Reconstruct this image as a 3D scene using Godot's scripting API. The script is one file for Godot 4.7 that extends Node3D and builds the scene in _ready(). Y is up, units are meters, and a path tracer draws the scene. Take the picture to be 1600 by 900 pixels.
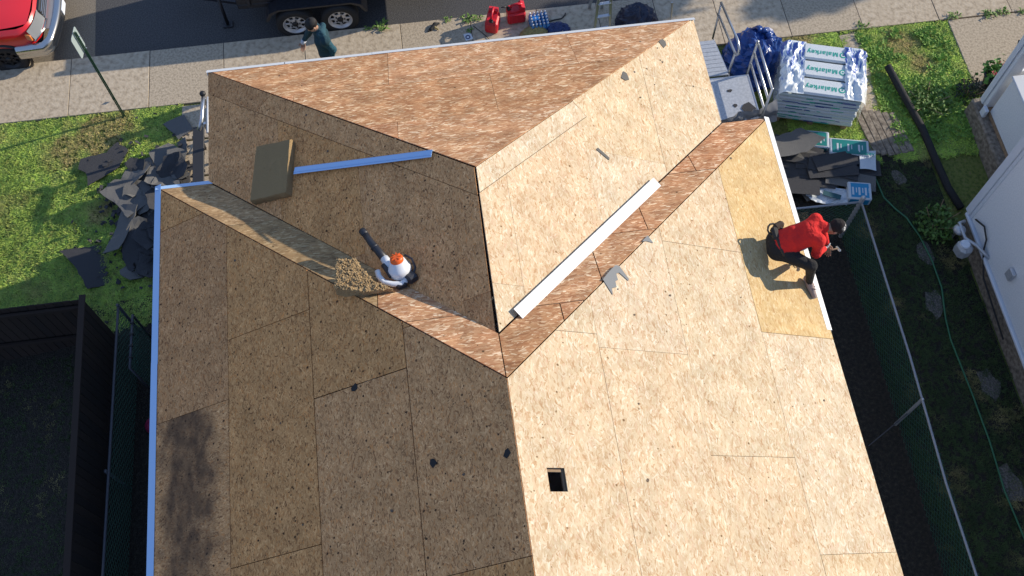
extends Node3D
# A bungalow with a stripped hip roof seen from above. y up, metres; x runs along the street, -z towards the street.

class G:
	var st := SurfaceTool.new()
	var col := Color.WHITE
	func _init() -> void:
		st.begin(Mesh.PRIMITIVE_TRIANGLES)
		st.set_smooth_group(-1)
	func smooth(n: int) -> G:
		st.set_smooth_group(n)
		return self
	func v(p: Vector3, uv := Vector2.ZERO) -> void:
		st.set_color(col)
		st.set_uv(uv)
		st.add_vertex(p)
	func tri(a: Vector3, b: Vector3, c: Vector3) -> void:
		v(a); v(c); v(b)
	func quad(a: Vector3, b: Vector3, c: Vector3, d: Vector3) -> void:
		tri(a, b, c); tri(a, c, d)
	func box(c: Vector3, s: Vector3, b := Basis(), bev := 0.0) -> G:
		var h := s * 0.5
		bev = minf(bev, minf(h.x, minf(h.y, h.z)) * 0.95)
		var at := func(q: Vector3) -> Vector3: return c + b * q
		for ax in 3:
			for sg in [-1.0, 1.0]:
				var u := (ax + 1) % 3
				var w := (ax + 2) % 3
				var n := Vector3(); n[ax] = sg * h[ax]
				var eu := Vector3(); eu[u] = h[u] - bev
				var ew := Vector3(); ew[w] = h[w] - bev
				var q := [n - eu - ew, n + eu - ew, n + eu + ew, n - eu + ew]
				if sg < 0: q.reverse()
				quad(at.call(q[0]), at.call(q[1]), at.call(q[2]), at.call(q[3]))
		if bev <= 0.0: return self
		for ax in 3:
			var u := (ax + 1) % 3
			var w := (ax + 2) % 3
			for su in [-1.0, 1.0]:
				for sw in [-1.0, 1.0]:
					var e := Vector3(); e[ax] = h[ax] - bev
					var p := Vector3(); p[u] = su * h[u]; p[w] = sw * (h[w] - bev)
					var r := Vector3(); r[u] = su * (h[u] - bev); r[w] = sw * h[w]
					if su * sw > 0: quad(at.call(p - e), at.call(r - e), at.call(r + e), at.call(p + e))
					else: quad(at.call(r - e), at.call(p - e), at.call(p + e), at.call(r + e))
		for sx in [-1.0, 1.0]:
			for sy in [-1.0, 1.0]:
				for sz in [-1.0, 1.0]:
					var x := Vector3(sx * h.x, sy * (h.y - bev), sz * (h.z - bev))
					var y := Vector3(sx * (h.x - bev), sy * h.y, sz * (h.z - bev))
					var z := Vector3(sx * (h.x - bev), sy * (h.y - bev), sz * h.z)
					if sx * sy * sz > 0: tri(at.call(x), at.call(y), at.call(z))
					else: tri(at.call(x), at.call(z), at.call(y))
		return self
	func bar(a: Vector3, b: Vector3, w: float, h: float, bev := 0.0) -> G:
		var d := b - a
		var y := d.normalized()
		var x := (Vector3.UP if absf(y.y) < 0.9 else Vector3.RIGHT).cross(y).normalized()
		return box((a + b) * 0.5, Vector3(w, d.length(), h), Basis(x, y, x.cross(y)), bev)
	func prism(poly: PackedVector2Array, z0: float, z1: float, xf: Transform3D, us := 1.0, uo := Vector2.ZERO, flip := 1.0) -> G:
		if Geometry2D.is_polygon_clockwise(poly): poly.reverse()
		var id := Geometry2D.triangulate_polygon(poly)
		for k in range(0, id.size(), 3):
			var p := [poly[id[k]], poly[id[k + 1]], poly[id[k + 2]]]
			if (p[1] - p[0]).cross(p[2] - p[0]) < 0: p.reverse()
			for m in [0, 2, 1]: v(xf * Vector3(p[m].x, p[m].y, z1), p[m] * us * Vector2(flip, 1) + uo)
			for m in [0, 1, 2]: v(xf * Vector3(p[m].x, p[m].y, z0), p[m] * us + uo)
		for k in poly.size():
			var a := poly[k]
			var b := poly[(k + 1) % poly.size()]
			var q := [xf * Vector3(a.x, a.y, z0), xf * Vector3(b.x, b.y, z0), xf * Vector3(b.x, b.y, z1), xf * Vector3(a.x, a.y, z1)]
			var t := [a * us + uo, b * us + uo, b * us + uo + Vector2(0.01, 0.01), a * us + uo + Vector2(0.01, 0.01)]
			for m in [0, 2, 1, 0, 3, 2]: v(q[m], t[m])
		return self
	func tube(pts: Array, r: float, n := 6, r2 := -1.0, caps := true) -> G:
		if r2 < 0: r2 = r
		var rings := []
		var up := Vector3.UP
		for k in pts.size():
			var a: Vector3 = pts[maxi(k - 1, 0)]
			var b: Vector3 = pts[mini(k + 1, pts.size() - 1)]
			var d := (b - a).normalized()
			if k == 0 and absf(d.y) > 0.9: up = Vector3.RIGHT
			var x := up.cross(d)
			x = x.normalized() if x.length() > 0.01 else d.cross(Vector3.FORWARD).normalized()
			var y := d.cross(x)
			up = y
			var rr := lerpf(r, r2, float(k) / (pts.size() - 1))
			var ring := []
			for j in n: ring.append(pts[k] + (x * cos(TAU * j / n) + y * sin(TAU * j / n)) * rr)
			rings.append(ring)
		for k in rings.size() - 1:
			for j in n:
				var i := (j + 1) % n
				quad(rings[k][j], rings[k][i], rings[k + 1][i], rings[k + 1][j])
		if caps:
			for j in range(1, n - 1):
				tri(rings[0][0], rings[0][j + 1], rings[0][j])
				tri(rings[-1][0], rings[-1][j], rings[-1][j + 1])
		return self
	func lathe(prof: Array, xf: Transform3D, n := 16) -> G:   # prof: Vector2(radius, height along local y)
		for k in prof.size() - 1:
			var p: Vector2 = prof[k]
			var q: Vector2 = prof[k + 1]
			for j in n:
				var a := TAU * j / n
				var b := TAU * (j + 1) / n
				var f := func(w: Vector2, t: float) -> Vector3: return xf * Vector3(w.x * cos(t), w.y, -w.x * sin(t))
				var c := [f.call(p, a), f.call(p, b), f.call(q, b), f.call(q, a)]
				if p.x > 1e-5: tri(c[0], c[1], c[2])
				if q.x > 1e-5: tri(c[0], c[2], c[3])
		return self
	func ell(c: Vector3, rad: Vector3, b := Basis(), n := 10, noise: FastNoiseLite = null, amp := 0.0) -> G:
		var m := n * 2
		var f := func(i: int, j: int) -> Vector3:
			var th := PI * i / n
			var ph := TAU * (j % m) / m
			var d := Vector3(sin(th) * cos(ph), cos(th), -sin(th) * sin(ph))
			var p := d * rad
			if noise: p *= 1.0 + amp * noise.get_noise_3dv(p * 10.0 + c * 3.0)
			return c + b * p
		for i in n:
			for j in m:
				var q := [f.call(i + 1, j), f.call(i + 1, j + 1), f.call(i, j + 1), f.call(i, j)]
				if i < n - 1: tri(q[0], q[1], q[2])
				if i > 0: tri(q[0], q[2], q[3])
		return self
	func grid(nx: int, ny: int, f: Callable) -> G:   # f(u, v) -> Vector3, u x v pointing outwards
		var pts := []
		for j in ny + 1:
			for i in nx + 1: pts.append(f.call(float(i) / nx, float(j) / ny))
		for j in ny:
			for i in nx:
				var k := j * (nx + 1) + i
				var ids := [k, k + 1, k + nx + 2, k, k + nx + 2, k + nx + 1]
				for m in [0, 2, 1, 3, 5, 4]:
					var t: int = ids[m]
					v(pts[t], Vector2(float(t % (nx + 1)) / nx, float(t / (nx + 1)) / ny))
		return self
	# one continuous skin round tapered bones [a, b, radius a, radius b, colour], joined by a smooth minimum and meshed as surface nets
	func skin(bones: Array, cell: float, k: float) -> G:
		smooth(1)
		var box_ := AABB(bones[0][0], Vector3.ZERO)
		for q in bones:
			var r := maxf(q[2], q[3]) + k * 0.3
			box_ = box_.merge(AABB(q[0] - Vector3.ONE * r, Vector3.ONE * 2 * r)).merge(AABB(q[1] - Vector3.ONE * r, Vector3.ONE * 2 * r))
		box_ = box_.grow(cell * 2.5)
		var o := box_.position
		var n := Vector3i((box_.size / cell).ceil()) + Vector3i.ONE
		var sy := n.x
		var sz := n.x * n.y
		var F := PackedFloat32Array(); F.resize(sz * n.z); F.fill(9.0)
		var best := PackedFloat32Array(); best.resize(sz * n.z); best.fill(9.0)
		var who := PackedByteArray(); who.resize(sz * n.z)
		for m in bones.size():
			var a: Vector3 = bones[m][0]
			var b: Vector3 = bones[m][1]
			var ra: float = bones[m][2]
			var rb: float = bones[m][3]
			var ab := b - a
			var l2 := maxf(ab.length_squared(), 1e-9)
			var rr := maxf(ra, rb) + k + cell * 2
			var lo := Vector3i(((a.min(b) - Vector3.ONE * rr - o) / cell).floor()).clamp(Vector3i.ZERO, n - Vector3i.ONE)
			var hi := Vector3i(((a.max(b) + Vector3.ONE * rr - o) / cell).ceil()).clamp(Vector3i.ZERO, n - Vector3i.ONE)
			for z in range(lo.z, hi.z + 1):
				for y in range(lo.y, hi.y + 1):
					var at := z * sz + y * sy + lo.x
					for x in range(lo.x, hi.x + 1):
						var p := o + Vector3(x, y, z) * cell - a
						var t := clampf(p.dot(ab) / l2, 0.0, 1.0)
						var d := (p - ab * t).length() - (ra + (rb - ra) * t)
						var old := F[at]
						if d < best[at]:
							best[at] = d
							who[at] = m
						var h := maxf(k - absf(d - old), 0.0) / k
						F[at] = minf(d, old) - h * h * k * 0.25
						at += 1
		var idx := PackedInt32Array(); idx.resize(sz * n.z); idx.fill(-1)
		var P: Array[Vector3] = []
		var C: Array[Color] = []
		var off := [0, 1, sy, sy + 1, sz, sz + 1, sz + sy, sz + sy + 1]
		for z in n.z - 1:
			for y in n.y - 1:
				for x in n.x - 1:
					var at := z * sz + y * sy + x
					var inside := 0
					if F[at] > cell * 3: continue
					for q in 8: if F[at + off[q]] < 0: inside += 1
					if inside == 0 or inside == 8: continue
					var sum := Vector3.ZERO
					var cnt := 0
					for e in [[0, 1], [2, 3], [4, 5], [6, 7], [0, 2], [1, 3], [4, 6], [5, 7], [0, 4], [1, 5], [2, 6], [3, 7]]:
						var f0 := F[at + off[e[0]]]
						var f1 := F[at + off[e[1]]]
						if (f0 < 0) != (f1 < 0):
							var t := f0 / (f0 - f1)
							var p0 := Vector3(e[0] & 1, (e[0] >> 1) & 1, e[0] >> 2)
							var p1 := Vector3(e[1] & 1, (e[1] >> 1) & 1, e[1] >> 2)
							sum += p0.lerp(p1, t)
							cnt += 1
					idx[at] = P.size()
					P.append(o + (Vector3(x, y, z) + sum / cnt) * cell)
					C.append(bones[who[at]][4])
		for z in range(1, n.z - 1):
			for y in range(1, n.y - 1):
				for x in range(1, n.x - 1):
					var at := z * sz + y * sy + x
					var s := F[at] < 0
					for ax in 3:
						var step: int = [1, sy, sz][ax]
						if (F[at + step] < 0) == s: continue
						var u: int = [sy, sz, 1][ax]
						var w: int = [sz, 1, sy][ax]
						var q := [idx[at - u - w], idx[at - w], idx[at], idx[at - u]]
						if q.min() < 0: continue
						if not s: q.reverse()
						for m in [0, 2, 1, 0, 3, 2]:
							col = C[q[m]]
							v(P[q[m]])
		col = Color.WHITE
		return self
	func done() -> ArrayMesh:
		st.generate_normals()
		return st.commit()

var rng := RandomNumberGenerator.new()
var names := {}
var M := {}
var noise := FastNoiseLite.new()

func named(parent: Node, called: String) -> String:
	var key := str(parent.get_instance_id()) + called
	names[key] = names.get(key, -1) + 1
	return called if names[key] == 0 else "%s_%03d" % [called, names[key]]

func obj(called: String, mesh: Variant, mat: Material, parent: Node = self) -> MeshInstance3D:
	var o := MeshInstance3D.new()
	o.name = named(parent, called)
	o.mesh = mesh.done() if mesh is G else mesh
	o.material_override = mat
	parent.add_child(o, true)
	return o

func tag(o: Node, label: String, category := "", group := "", kind := "") -> Node:
	if label: o.set_meta("label", label)
	if category: o.set_meta("category", category)
	if group: o.set_meta("group", group)
	if kind: o.set_meta("kind", kind)
	return o

func thing(called: String, label: String, category: String, at := Vector3.ZERO, turn := 0.0, group := "") -> Node3D:
	var o := Node3D.new()
	o.name = named(self, called)
	add_child(o, true)
	o.position = at
	o.rotation.y = turn
	tag(o, label, category, group)
	return o

func dup(src: Node3D, called: String, label: String, group := "") -> Node3D:
	var o: Node3D = src.duplicate()
	o.name = named(self, called)
	add_child(o, true)
	tag(o, label, "", group)
	return o

func lin(r: float, g: float, b: float) -> Color:
	return Color(r, g, b).linear_to_srgb()

func mat(c: Color, rough := 0.8, metal := 0.0, vc := false) -> StandardMaterial3D:   # c: linear base colour
	var m := StandardMaterial3D.new()
	m.albedo_color = c.linear_to_srgb()
	m.roughness = rough
	m.metallic = metal
	m.vertex_color_use_as_albedo = vc
	return m

func ntex(freq: float, ramp: Array, size := 512, seed_ := 1, oct := 5, type := FastNoiseLite.TYPE_SIMPLEX_SMOOTH) -> NoiseTexture2D:
	var t := NoiseTexture2D.new()
	var f := FastNoiseLite.new()
	f.seed = seed_
	f.noise_type = type
	f.frequency = freq
	f.fractal_octaves = oct
	t.noise = f
	t.width = size; t.height = size
	t.seamless = true
	if ramp:
		var g := Gradient.new()
		var offs := PackedFloat32Array()
		var cols := PackedColorArray()
		for r in ramp:
			offs.append(r[0]); cols.append(r[1].linear_to_srgb())
		g.offsets = offs; g.colors = cols
		t.color_ramp = g
	return t

# a material with a mottled colour, laid on by world position
func mottled(ramp: Array, freq: float, per_m: float, rough := 0.9, relief := 0.0, seed_ := 1) -> StandardMaterial3D:
	var m := StandardMaterial3D.new()
	m.albedo_texture = ntex(freq, ramp, 512, seed_)
	m.uv1_triplanar = true
	m.uv1_world_triplanar = true
	m.uv1_scale = Vector3.ONE * per_m
	m.roughness = rough
	if relief > 0:
		m.heightmap_enabled = true
		m.heightmap_texture = ntex(freq * 2.0, [], 512, seed_ + 7)
		m.heightmap_scale = relief
	return m

# oriented strand board: thousands of short wood strands, most of them along u
func strand_image(size: int, pal: Array, count: int, seed_: int, spread: float, specks: int, blotch: float, speck_col := Color(0.2, 0.15, 0.1), big := 1.0) -> Image:
	var r := RandomNumberGenerator.new(); r.seed = seed_
	var nz := FastNoiseLite.new(); nz.seed = seed_; nz.frequency = 0.006; nz.fractal_octaves = 4
	var d := PackedByteArray(); d.resize(size * size * 3)
	var base: Color = pal[0]
	for i in size * size:
		d[i * 3] = base.r8; d[i * 3 + 1] = base.g8; d[i * 3 + 2] = base.b8
	for s in count:
		var cx := r.randf() * size
		var cy := r.randf() * size
		var a := r.randfn() * spread
		var L := r.randf_range(12, 34) * big
		var W := r.randf_range(2.5, 8.0) * big
		var c: Color = pal[mini(int(pow(r.randf(), 1.3) * pal.size()), pal.size() - 1)]
		c = c.lerp(base, r.randf_range(0.0, 0.6))
		var f := 1.0 + blotch * nz.get_noise_2d(cx, cy)
		var R := int(clampf(c.r8 * f, 0, 255)); var Gr := int(clampf(c.g8 * f, 0, 255)); var B := int(clampf(c.b8 * f, 0, 255))
		var ca := cos(a); var sa := sin(a)
		for i in int(L):
			var ww := W * (1.0 - pow(absf(i / L * 2 - 1), 3))
			for j in int(ww + 0.5):
				var x := int(cx + i * ca - j * sa) & (size - 1)
				var y := int(cy + i * sa + j * ca) & (size - 1)
				var k := (y * size + x) * 3
				d[k] = R; d[k + 1] = Gr; d[k + 2] = B
	for s in specks:
		var cx := r.randi() % size
		var cy := r.randi() % size
		var q := r.randf_range(0.35, 0.9)
		var n := 1 + int(pow(r.randf(), 5) * 6)
		for i in range(-n, n + 1):
			for j in range(-n, n + 1):
				if i * i + j * j > n * n * r.randf_range(0.3, 1.1): continue
				var k := (((cy + j) & (size - 1)) * size + ((cx + i) & (size - 1))) * 3
				d[k] = int(lerpf(d[k], speck_col.r8, q)); d[k + 1] = int(lerpf(d[k + 1], speck_col.g8, q)); d[k + 2] = int(lerpf(d[k + 2], speck_col.b8, q))
	return Image.create_from_data(size, size, false, Image.FORMAT_RGB8, d)

func board_mat(im: Image, tint := Color.WHITE) -> StandardMaterial3D:
	var m := StandardMaterial3D.new()
	im = im.duplicate()
	m.albedo_texture = ImageTexture.create_from_image(im)
	m.albedo_color = tint
	m.roughness = 0.85
	m.metallic_specular = 0.3
	return m

func S(r: int, g: int, b: int) -> Color:
	return Color8(r, g, b)

# fall of the left lawn
func gy(x: float, z: float) -> float:
	return -0.55 * smoothstep(-4.9, -8.2, x) * smoothstep(-11.9, -8.8, z)

func fr(o: Vector3, x: Vector3, up: Vector3) -> Transform3D:
	return Transform3D(Basis(x, up, x.cross(up)), o)

func P2(xf: Transform3D, pts: Array) -> PackedVector2Array:
	var out := PackedVector2Array()
	var inv := xf.affine_inverse()
	for p in pts:
		var q: Vector3 = inv * p
		out.append(Vector2(q.x, q.y))
	return out

func rect(x0: float, x1: float, y0: float, y1: float) -> PackedVector2Array:
	return PackedVector2Array([Vector2(x0, y0), Vector2(x1, y0), Vector2(x1, y1), Vector2(x0, y1)])

func sheet(parent: Node, xf: Transform3D, cell: PackedVector2Array, face: PackedVector2Array, m: Material, gap := 0.008, thick := 0.013) -> void:
	for p in Geometry2D.intersect_polygons(cell, face):
		for q in Geometry2D.offset_polygon(p, -gap * 0.5):
			if q.size() < 3: continue
			var lift := rng.randf_range(-0.002, 0.0015)
			obj("sheathing_board", G.new().prism(q, -thick, lift, xf, 1 / 3.0, Vector2(rng.randf(), rng.randf()), 1.0 if rng.randf() < 0.5 else -1.0), m, parent)

const HE := 3.0                       # eaves
const A := Vector3(-3.433, 3, -10.556)
const B := Vector3(4.352, 3, -10.556)
const C := Vector3(-3.433, 3, -8.499)
const D := Vector3(4.352, 3, -8.499)
const E := Vector3(-4.198, 3, -8.499)
const F1 := Vector3(5.0715, 3, -8.499)
const PF := Vector3(0.4464, 5.0847, -6.8864)
const PJ := Vector3(0.4464, 5.0847, -4.599)
const PR := Vector3(0.4478, 5.4608, -3.8953)
const BACK := 3.0
var LF: Transform3D
var RF: Transform3D
var LR: Transform3D
var RR: Transform3D
var FF: Transform3D
var RH: Transform3D

func _ready() -> void:
	rng.seed = 7
	noise.seed = 3
	noise.frequency = 0.5
	noise.fractal_octaves = 3
	# camera
	var cam := Camera3D.new()
	cam.name = "camera"
	var pitch := deg_to_rad(64.148); var yaw := deg_to_rad(7.4218); var roll := deg_to_rad(-0.3119)
	var fw := Vector3(sin(yaw) * cos(pitch), -sin(pitch), -cos(yaw) * cos(pitch))
	var rt := Vector3(cos(yaw), 0, sin(yaw))
	var up := rt.cross(fw)
	var r2 := rt * cos(roll) + up * sin(roll)
	var u2 := up * cos(roll) - rt * sin(roll)
	cam.transform = Transform3D(Basis(r2, u2, -fw), Vector3(0, 15.8, 0))
	cam.fov = rad_to_deg(2 * atan(450.0 / 1578.5))
	cam.far = 900
	add_child(cam)
	# sky and sun
	var env := Environment.new()
	var sky := Sky.new()
	var ps := ProceduralSkyMaterial.new()
	ps.sky_top_color = Color(0.47, 0.58, 0.76)
	ps.sky_horizon_color = Color(0.78, 0.80, 0.85)
	ps.sky_curve = 0.12
	ps.ground_bottom_color = Color(0.2, 0.2, 0.17)
	ps.ground_horizon_color = Color(0.5, 0.52, 0.5)
	ps.sun_angle_max = 1.0
	sky.sky_material = ps
	env.sky = sky
	env.background_mode = Environment.BG_SKY
	env.background_energy_multiplier = SKYE
	env.tonemap_mode = Environment.TONE_MAPPER_LINEAR
	env.tonemap_exposure = EXPO
	env.sdfgi_enabled = true
	env.ssao_enabled = true
	env.ssil_enabled = true
	var we := WorldEnvironment.new()
	we.name = "world_environment"
	we.environment = env
	add_child(we)
	var sun := DirectionalLight3D.new()
	sun.name = "sun"
	sun.light_energy = 1.55
	sun.light_color = Color(1.0, 0.955, 0.88)
	sun.light_angular_distance = 0.5
	sun.shadow_enabled = true
	var el := deg_to_rad(22.5); var az := deg_to_rad(11.5)
	var s := Vector3(cos(el) * cos(az), sin(el), -cos(el) * sin(az))
	add_child(sun)
	sun.look_at_from_position(s * 50, Vector3.ZERO, Vector3.UP)
	make_materials()
	setting()
	bungalow()
	neighbour_house()
	fences()
	vehicles()
	street_things()
	ramp_and_pallet()
	left_heap()
	right_yard()
	on_the_roof()
	people()
	lawn_blades()

const SKYE := 1.0
const EXPO := 1.2

func make_materials() -> void:
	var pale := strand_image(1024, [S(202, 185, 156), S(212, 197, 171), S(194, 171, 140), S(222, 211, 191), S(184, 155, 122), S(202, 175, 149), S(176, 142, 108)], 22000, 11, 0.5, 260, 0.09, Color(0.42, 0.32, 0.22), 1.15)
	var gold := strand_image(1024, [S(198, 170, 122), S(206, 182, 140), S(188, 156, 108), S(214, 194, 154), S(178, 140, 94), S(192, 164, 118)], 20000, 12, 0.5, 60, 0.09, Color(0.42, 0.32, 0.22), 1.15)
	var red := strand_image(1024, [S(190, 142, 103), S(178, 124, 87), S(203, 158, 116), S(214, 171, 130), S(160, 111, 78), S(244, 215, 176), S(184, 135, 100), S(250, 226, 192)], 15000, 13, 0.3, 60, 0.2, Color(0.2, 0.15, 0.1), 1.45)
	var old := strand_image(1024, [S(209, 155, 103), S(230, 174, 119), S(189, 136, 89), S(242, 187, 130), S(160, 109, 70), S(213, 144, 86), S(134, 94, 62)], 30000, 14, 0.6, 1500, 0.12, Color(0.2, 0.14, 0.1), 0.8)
	var damp := strand_image(1024, [S(166, 134, 96), S(180, 149, 110), S(150, 121, 87), S(190, 162, 123), S(136, 110, 81), S(204, 177, 137)], 15000, 15, 0.3, 300, 0.2, Color(0.2, 0.17, 0.13), 1.3)  # only a greyer, tanner palette, for the left boards of the rear hip
	M.pale = [board_mat(pale), board_mat(pale, Color(0.99, 0.975, 0.955)), board_mat(pale, Color(1, 0.975, 0.95))]
	M.pale += [board_mat(pale, Color(0.985, 0.98, 0.965)), board_mat(pale, Color(1.0, 0.985, 0.955)), board_mat(pale, Color(0.99, 0.985, 0.985))]
	M.gold = [board_mat(gold)]
	M.red = [board_mat(red), board_mat(red, Color(0.96, 0.95, 0.93)), board_mat(red, Color(1.0, 0.97, 0.96))]
	M.red_greyed = [board_mat(damp), board_mat(damp, Color(0.95, 0.96, 0.95))]
	M.old = [board_mat(old), board_mat(old, Color(0.95, 0.94, 0.94)), board_mat(old, Color(1.0, 0.98, 0.93))]
	# the sheet that rain has blackened: a stain with a shape of its own
	var st := Image.create(256, 512, false, Image.FORMAT_RGB8)
	var nz := FastNoiseLite.new(); nz.seed = 5; nz.frequency = 0.03; nz.fractal_octaves = 5
	for y in 512:
		for x in 256:
			var c := old.get_pixel((x * 2) % 1024, (y * 2) % 1024)
			var u := x / 256.0 + 0.22 * nz.get_noise_2d(x * 0.4 + 300, y * 0.4); var w := y / 512.0 + 0.2 * nz.get_noise_2d(x * 0.5, y * 0.5 + 500)
			var k := smoothstep(0.04, 0.42, u) * smoothstep(1.02, 0.6, u) * smoothstep(0.0, 0.4, w)
			k = clampf(k * (0.56 + 0.34 * nz.get_noise_2d(x * 0.9, y * 0.5)), 0, 0.8)
			st.set_pixel(x, y, c.lerp(Color(0.26, 0.2, 0.165), k))
	M.stained = board_mat(st)
	M.void = mat(Color(0.02, 0.017, 0.014), 0.95)
	M.white = mat(Color(0.66, 0.68, 0.7), 0.4)
	M.shade_blue_trim = mat(Color(0.38, 0.58, 0.86), 0.35)  # white trim with the blue of skylit shade put into its colour
	M.shade_galv = mat(Color(0.07, 0.075, 0.09), 0.6, 0.3)  # galvanised colour taken down to look shaded
	M.rail = mat(Color(0.28, 0.29, 0.31), 0.55, 0.4)
	M.white_dull = mat(Color(0.62, 0.66, 0.72), 0.6)
	M.wood = mottled([[0.0, Color(0.2, 0.13, 0.08)], [1.0, Color(0.36, 0.26, 0.16)]], 0.02, 1.2)
	M.siding = mottled([[0.0, Color(0.5, 0.52, 0.55)], [1.0, Color(0.6, 0.62, 0.64)]], 0.05, 1.0, 0.6)
	M.nb = mottled([[0.2, Color(0.66, 0.7, 0.74)], [0.8, Color(0.76, 0.79, 0.82)]], 0.05, 1.0, 0.55, 0.1)
	M.concrete = mottled([[0.1, Color(0.32, 0.255, 0.18)], [0.4, Color(0.45, 0.365, 0.26)], [0.6, Color(0.48, 0.395, 0.285)], [0.95, Color(0.56, 0.47, 0.35)]], 0.03, 0.5, 0.92, 0.3)
	M.concrete2 = mottled([[0.1, Color(0.28, 0.225, 0.16)], [0.45, Color(0.41, 0.335, 0.24)], [0.95, Color(0.52, 0.43, 0.315)]], 0.04, 0.8, 0.92, 0.3, 9)
	M.foundation = mottled([[0.1, Color(0.09, 0.075, 0.06)], [0.5, Color(0.2, 0.165, 0.13)], [0.9, Color(0.3, 0.26, 0.21)]], 0.02, 0.9, 0.95, 0.5, 4)
	M.stone = mottled([[0.1, Color(0.05, 0.045, 0.04)], [0.5, Color(0.1, 0.09, 0.08)], [0.9, Color(0.17, 0.155, 0.14)]], 0.03, 1.5, 0.95, 0.6, 14)
	M.asphalt = mottled([[0.1, Color(0.04, 0.04, 0.042)], [0.5, Color(0.07, 0.068, 0.068)], [0.95, Color(0.12, 0.115, 0.11)]], 0.08, 0.7, 0.95, 0.4, 6)
	M.asphalt_sunlit = mottled([[0.1, Color(0.11, 0.09, 0.07)], [0.5, Color(0.2, 0.17, 0.13)], [0.95, Color(0.3, 0.26, 0.2)]], 0.08, 0.8, 0.95, 0.4, 6)  # the same asphalt with sunlight put into its colour
	M.turf = mottled([[0.1, Color(0.07, 0.09, 0.02)], [0.45, Color(0.14, 0.17, 0.035)], [0.7, Color(0.17, 0.18, 0.05)], [0.95, Color(0.2, 0.16, 0.07)]], 0.03, 0.7, 1.0, 2.0, 2)
	M.soil = mottled([[0.1, Color(0.012, 0.01, 0.008)], [0.6, Color(0.026, 0.022, 0.016)], [0.95, Color(0.055, 0.046, 0.034)]], 0.03, 0.8, 1.0, 2.0, 3)  # soil colour darkened to stand in for shade in the side yards
	M.shingle = mottled([[0.1, Color(0.022, 0.022, 0.025)], [0.5, Color(0.05, 0.05, 0.054)], [0.95, Color(0.09, 0.088, 0.09)]], 0.12, 1.6, 0.95, 0.4, 8)
	M.shingle_grey = mottled([[0.1, Color(0.075, 0.073, 0.072)], [0.5, Color(0.13, 0.127, 0.122)], [0.95, Color(0.2, 0.195, 0.185)]], 0.1, 1.4, 0.95, 0.4, 18)
	M.black = mat(Color(0.012, 0.012, 0.014), 0.5)
	M.rubber = mottled([[0.2, Color(0.01, 0.01, 0.011)], [0.9, Color(0.028, 0.027, 0.027)]], 0.05, 2.0, 0.85, 0.2)
	M.steel = mat(Color(0.55, 0.56, 0.58), 0.32, 0.9)
	M.alu = mottled([[0.2, Color(0.4, 0.42, 0.45)], [0.8, Color(0.5, 0.52, 0.55)]], 0.03, 1.0, 0.5, 0.15)
	M.alu.metallic = 0.35
	M.galv = mat(Color(0.45, 0.47, 0.5), 0.45, 0.6)
	M.vc = mat(Color.WHITE, 0.85, 0, true)
	M.cloth = mat(Color.WHITE, 0.95, 0, true)
	M.cloth.heightmap_enabled = true
	M.cloth.heightmap_texture = ntex(0.012, [], 256, 44, 3)
	M.cloth.heightmap_scale = 2.2
	M.cloth.uv1_triplanar = true
	M.cloth.uv1_world_triplanar = true
	M.cloth.uv1_scale = Vector3.ONE * 2.6
	M.chrome = mat(Color(0.55, 0.54, 0.52), 0.22, 1.0)
	M.green_paint = mat(Color(0.03, 0.09, 0.045), 0.55)
	M.mesh_green = mat(Color(0.02, 0.075, 0.05), 0.5)
	M.glass = mat(Color(0.02, 0.025, 0.03), 0.08)

func slab(called: String, x0: float, x1: float, z0: float, z1: float, y0: float, y1: float, m: Material, parent: Node, bev := 0.01) -> MeshInstance3D:
	return obj(called, G.new().box(Vector3((x0 + x1) / 2, (y0 + y1) / 2, (z0 + z1) / 2), Vector3(x1 - x0, y1 - y0, z1 - z0), Basis(), bev), m, parent)

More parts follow.
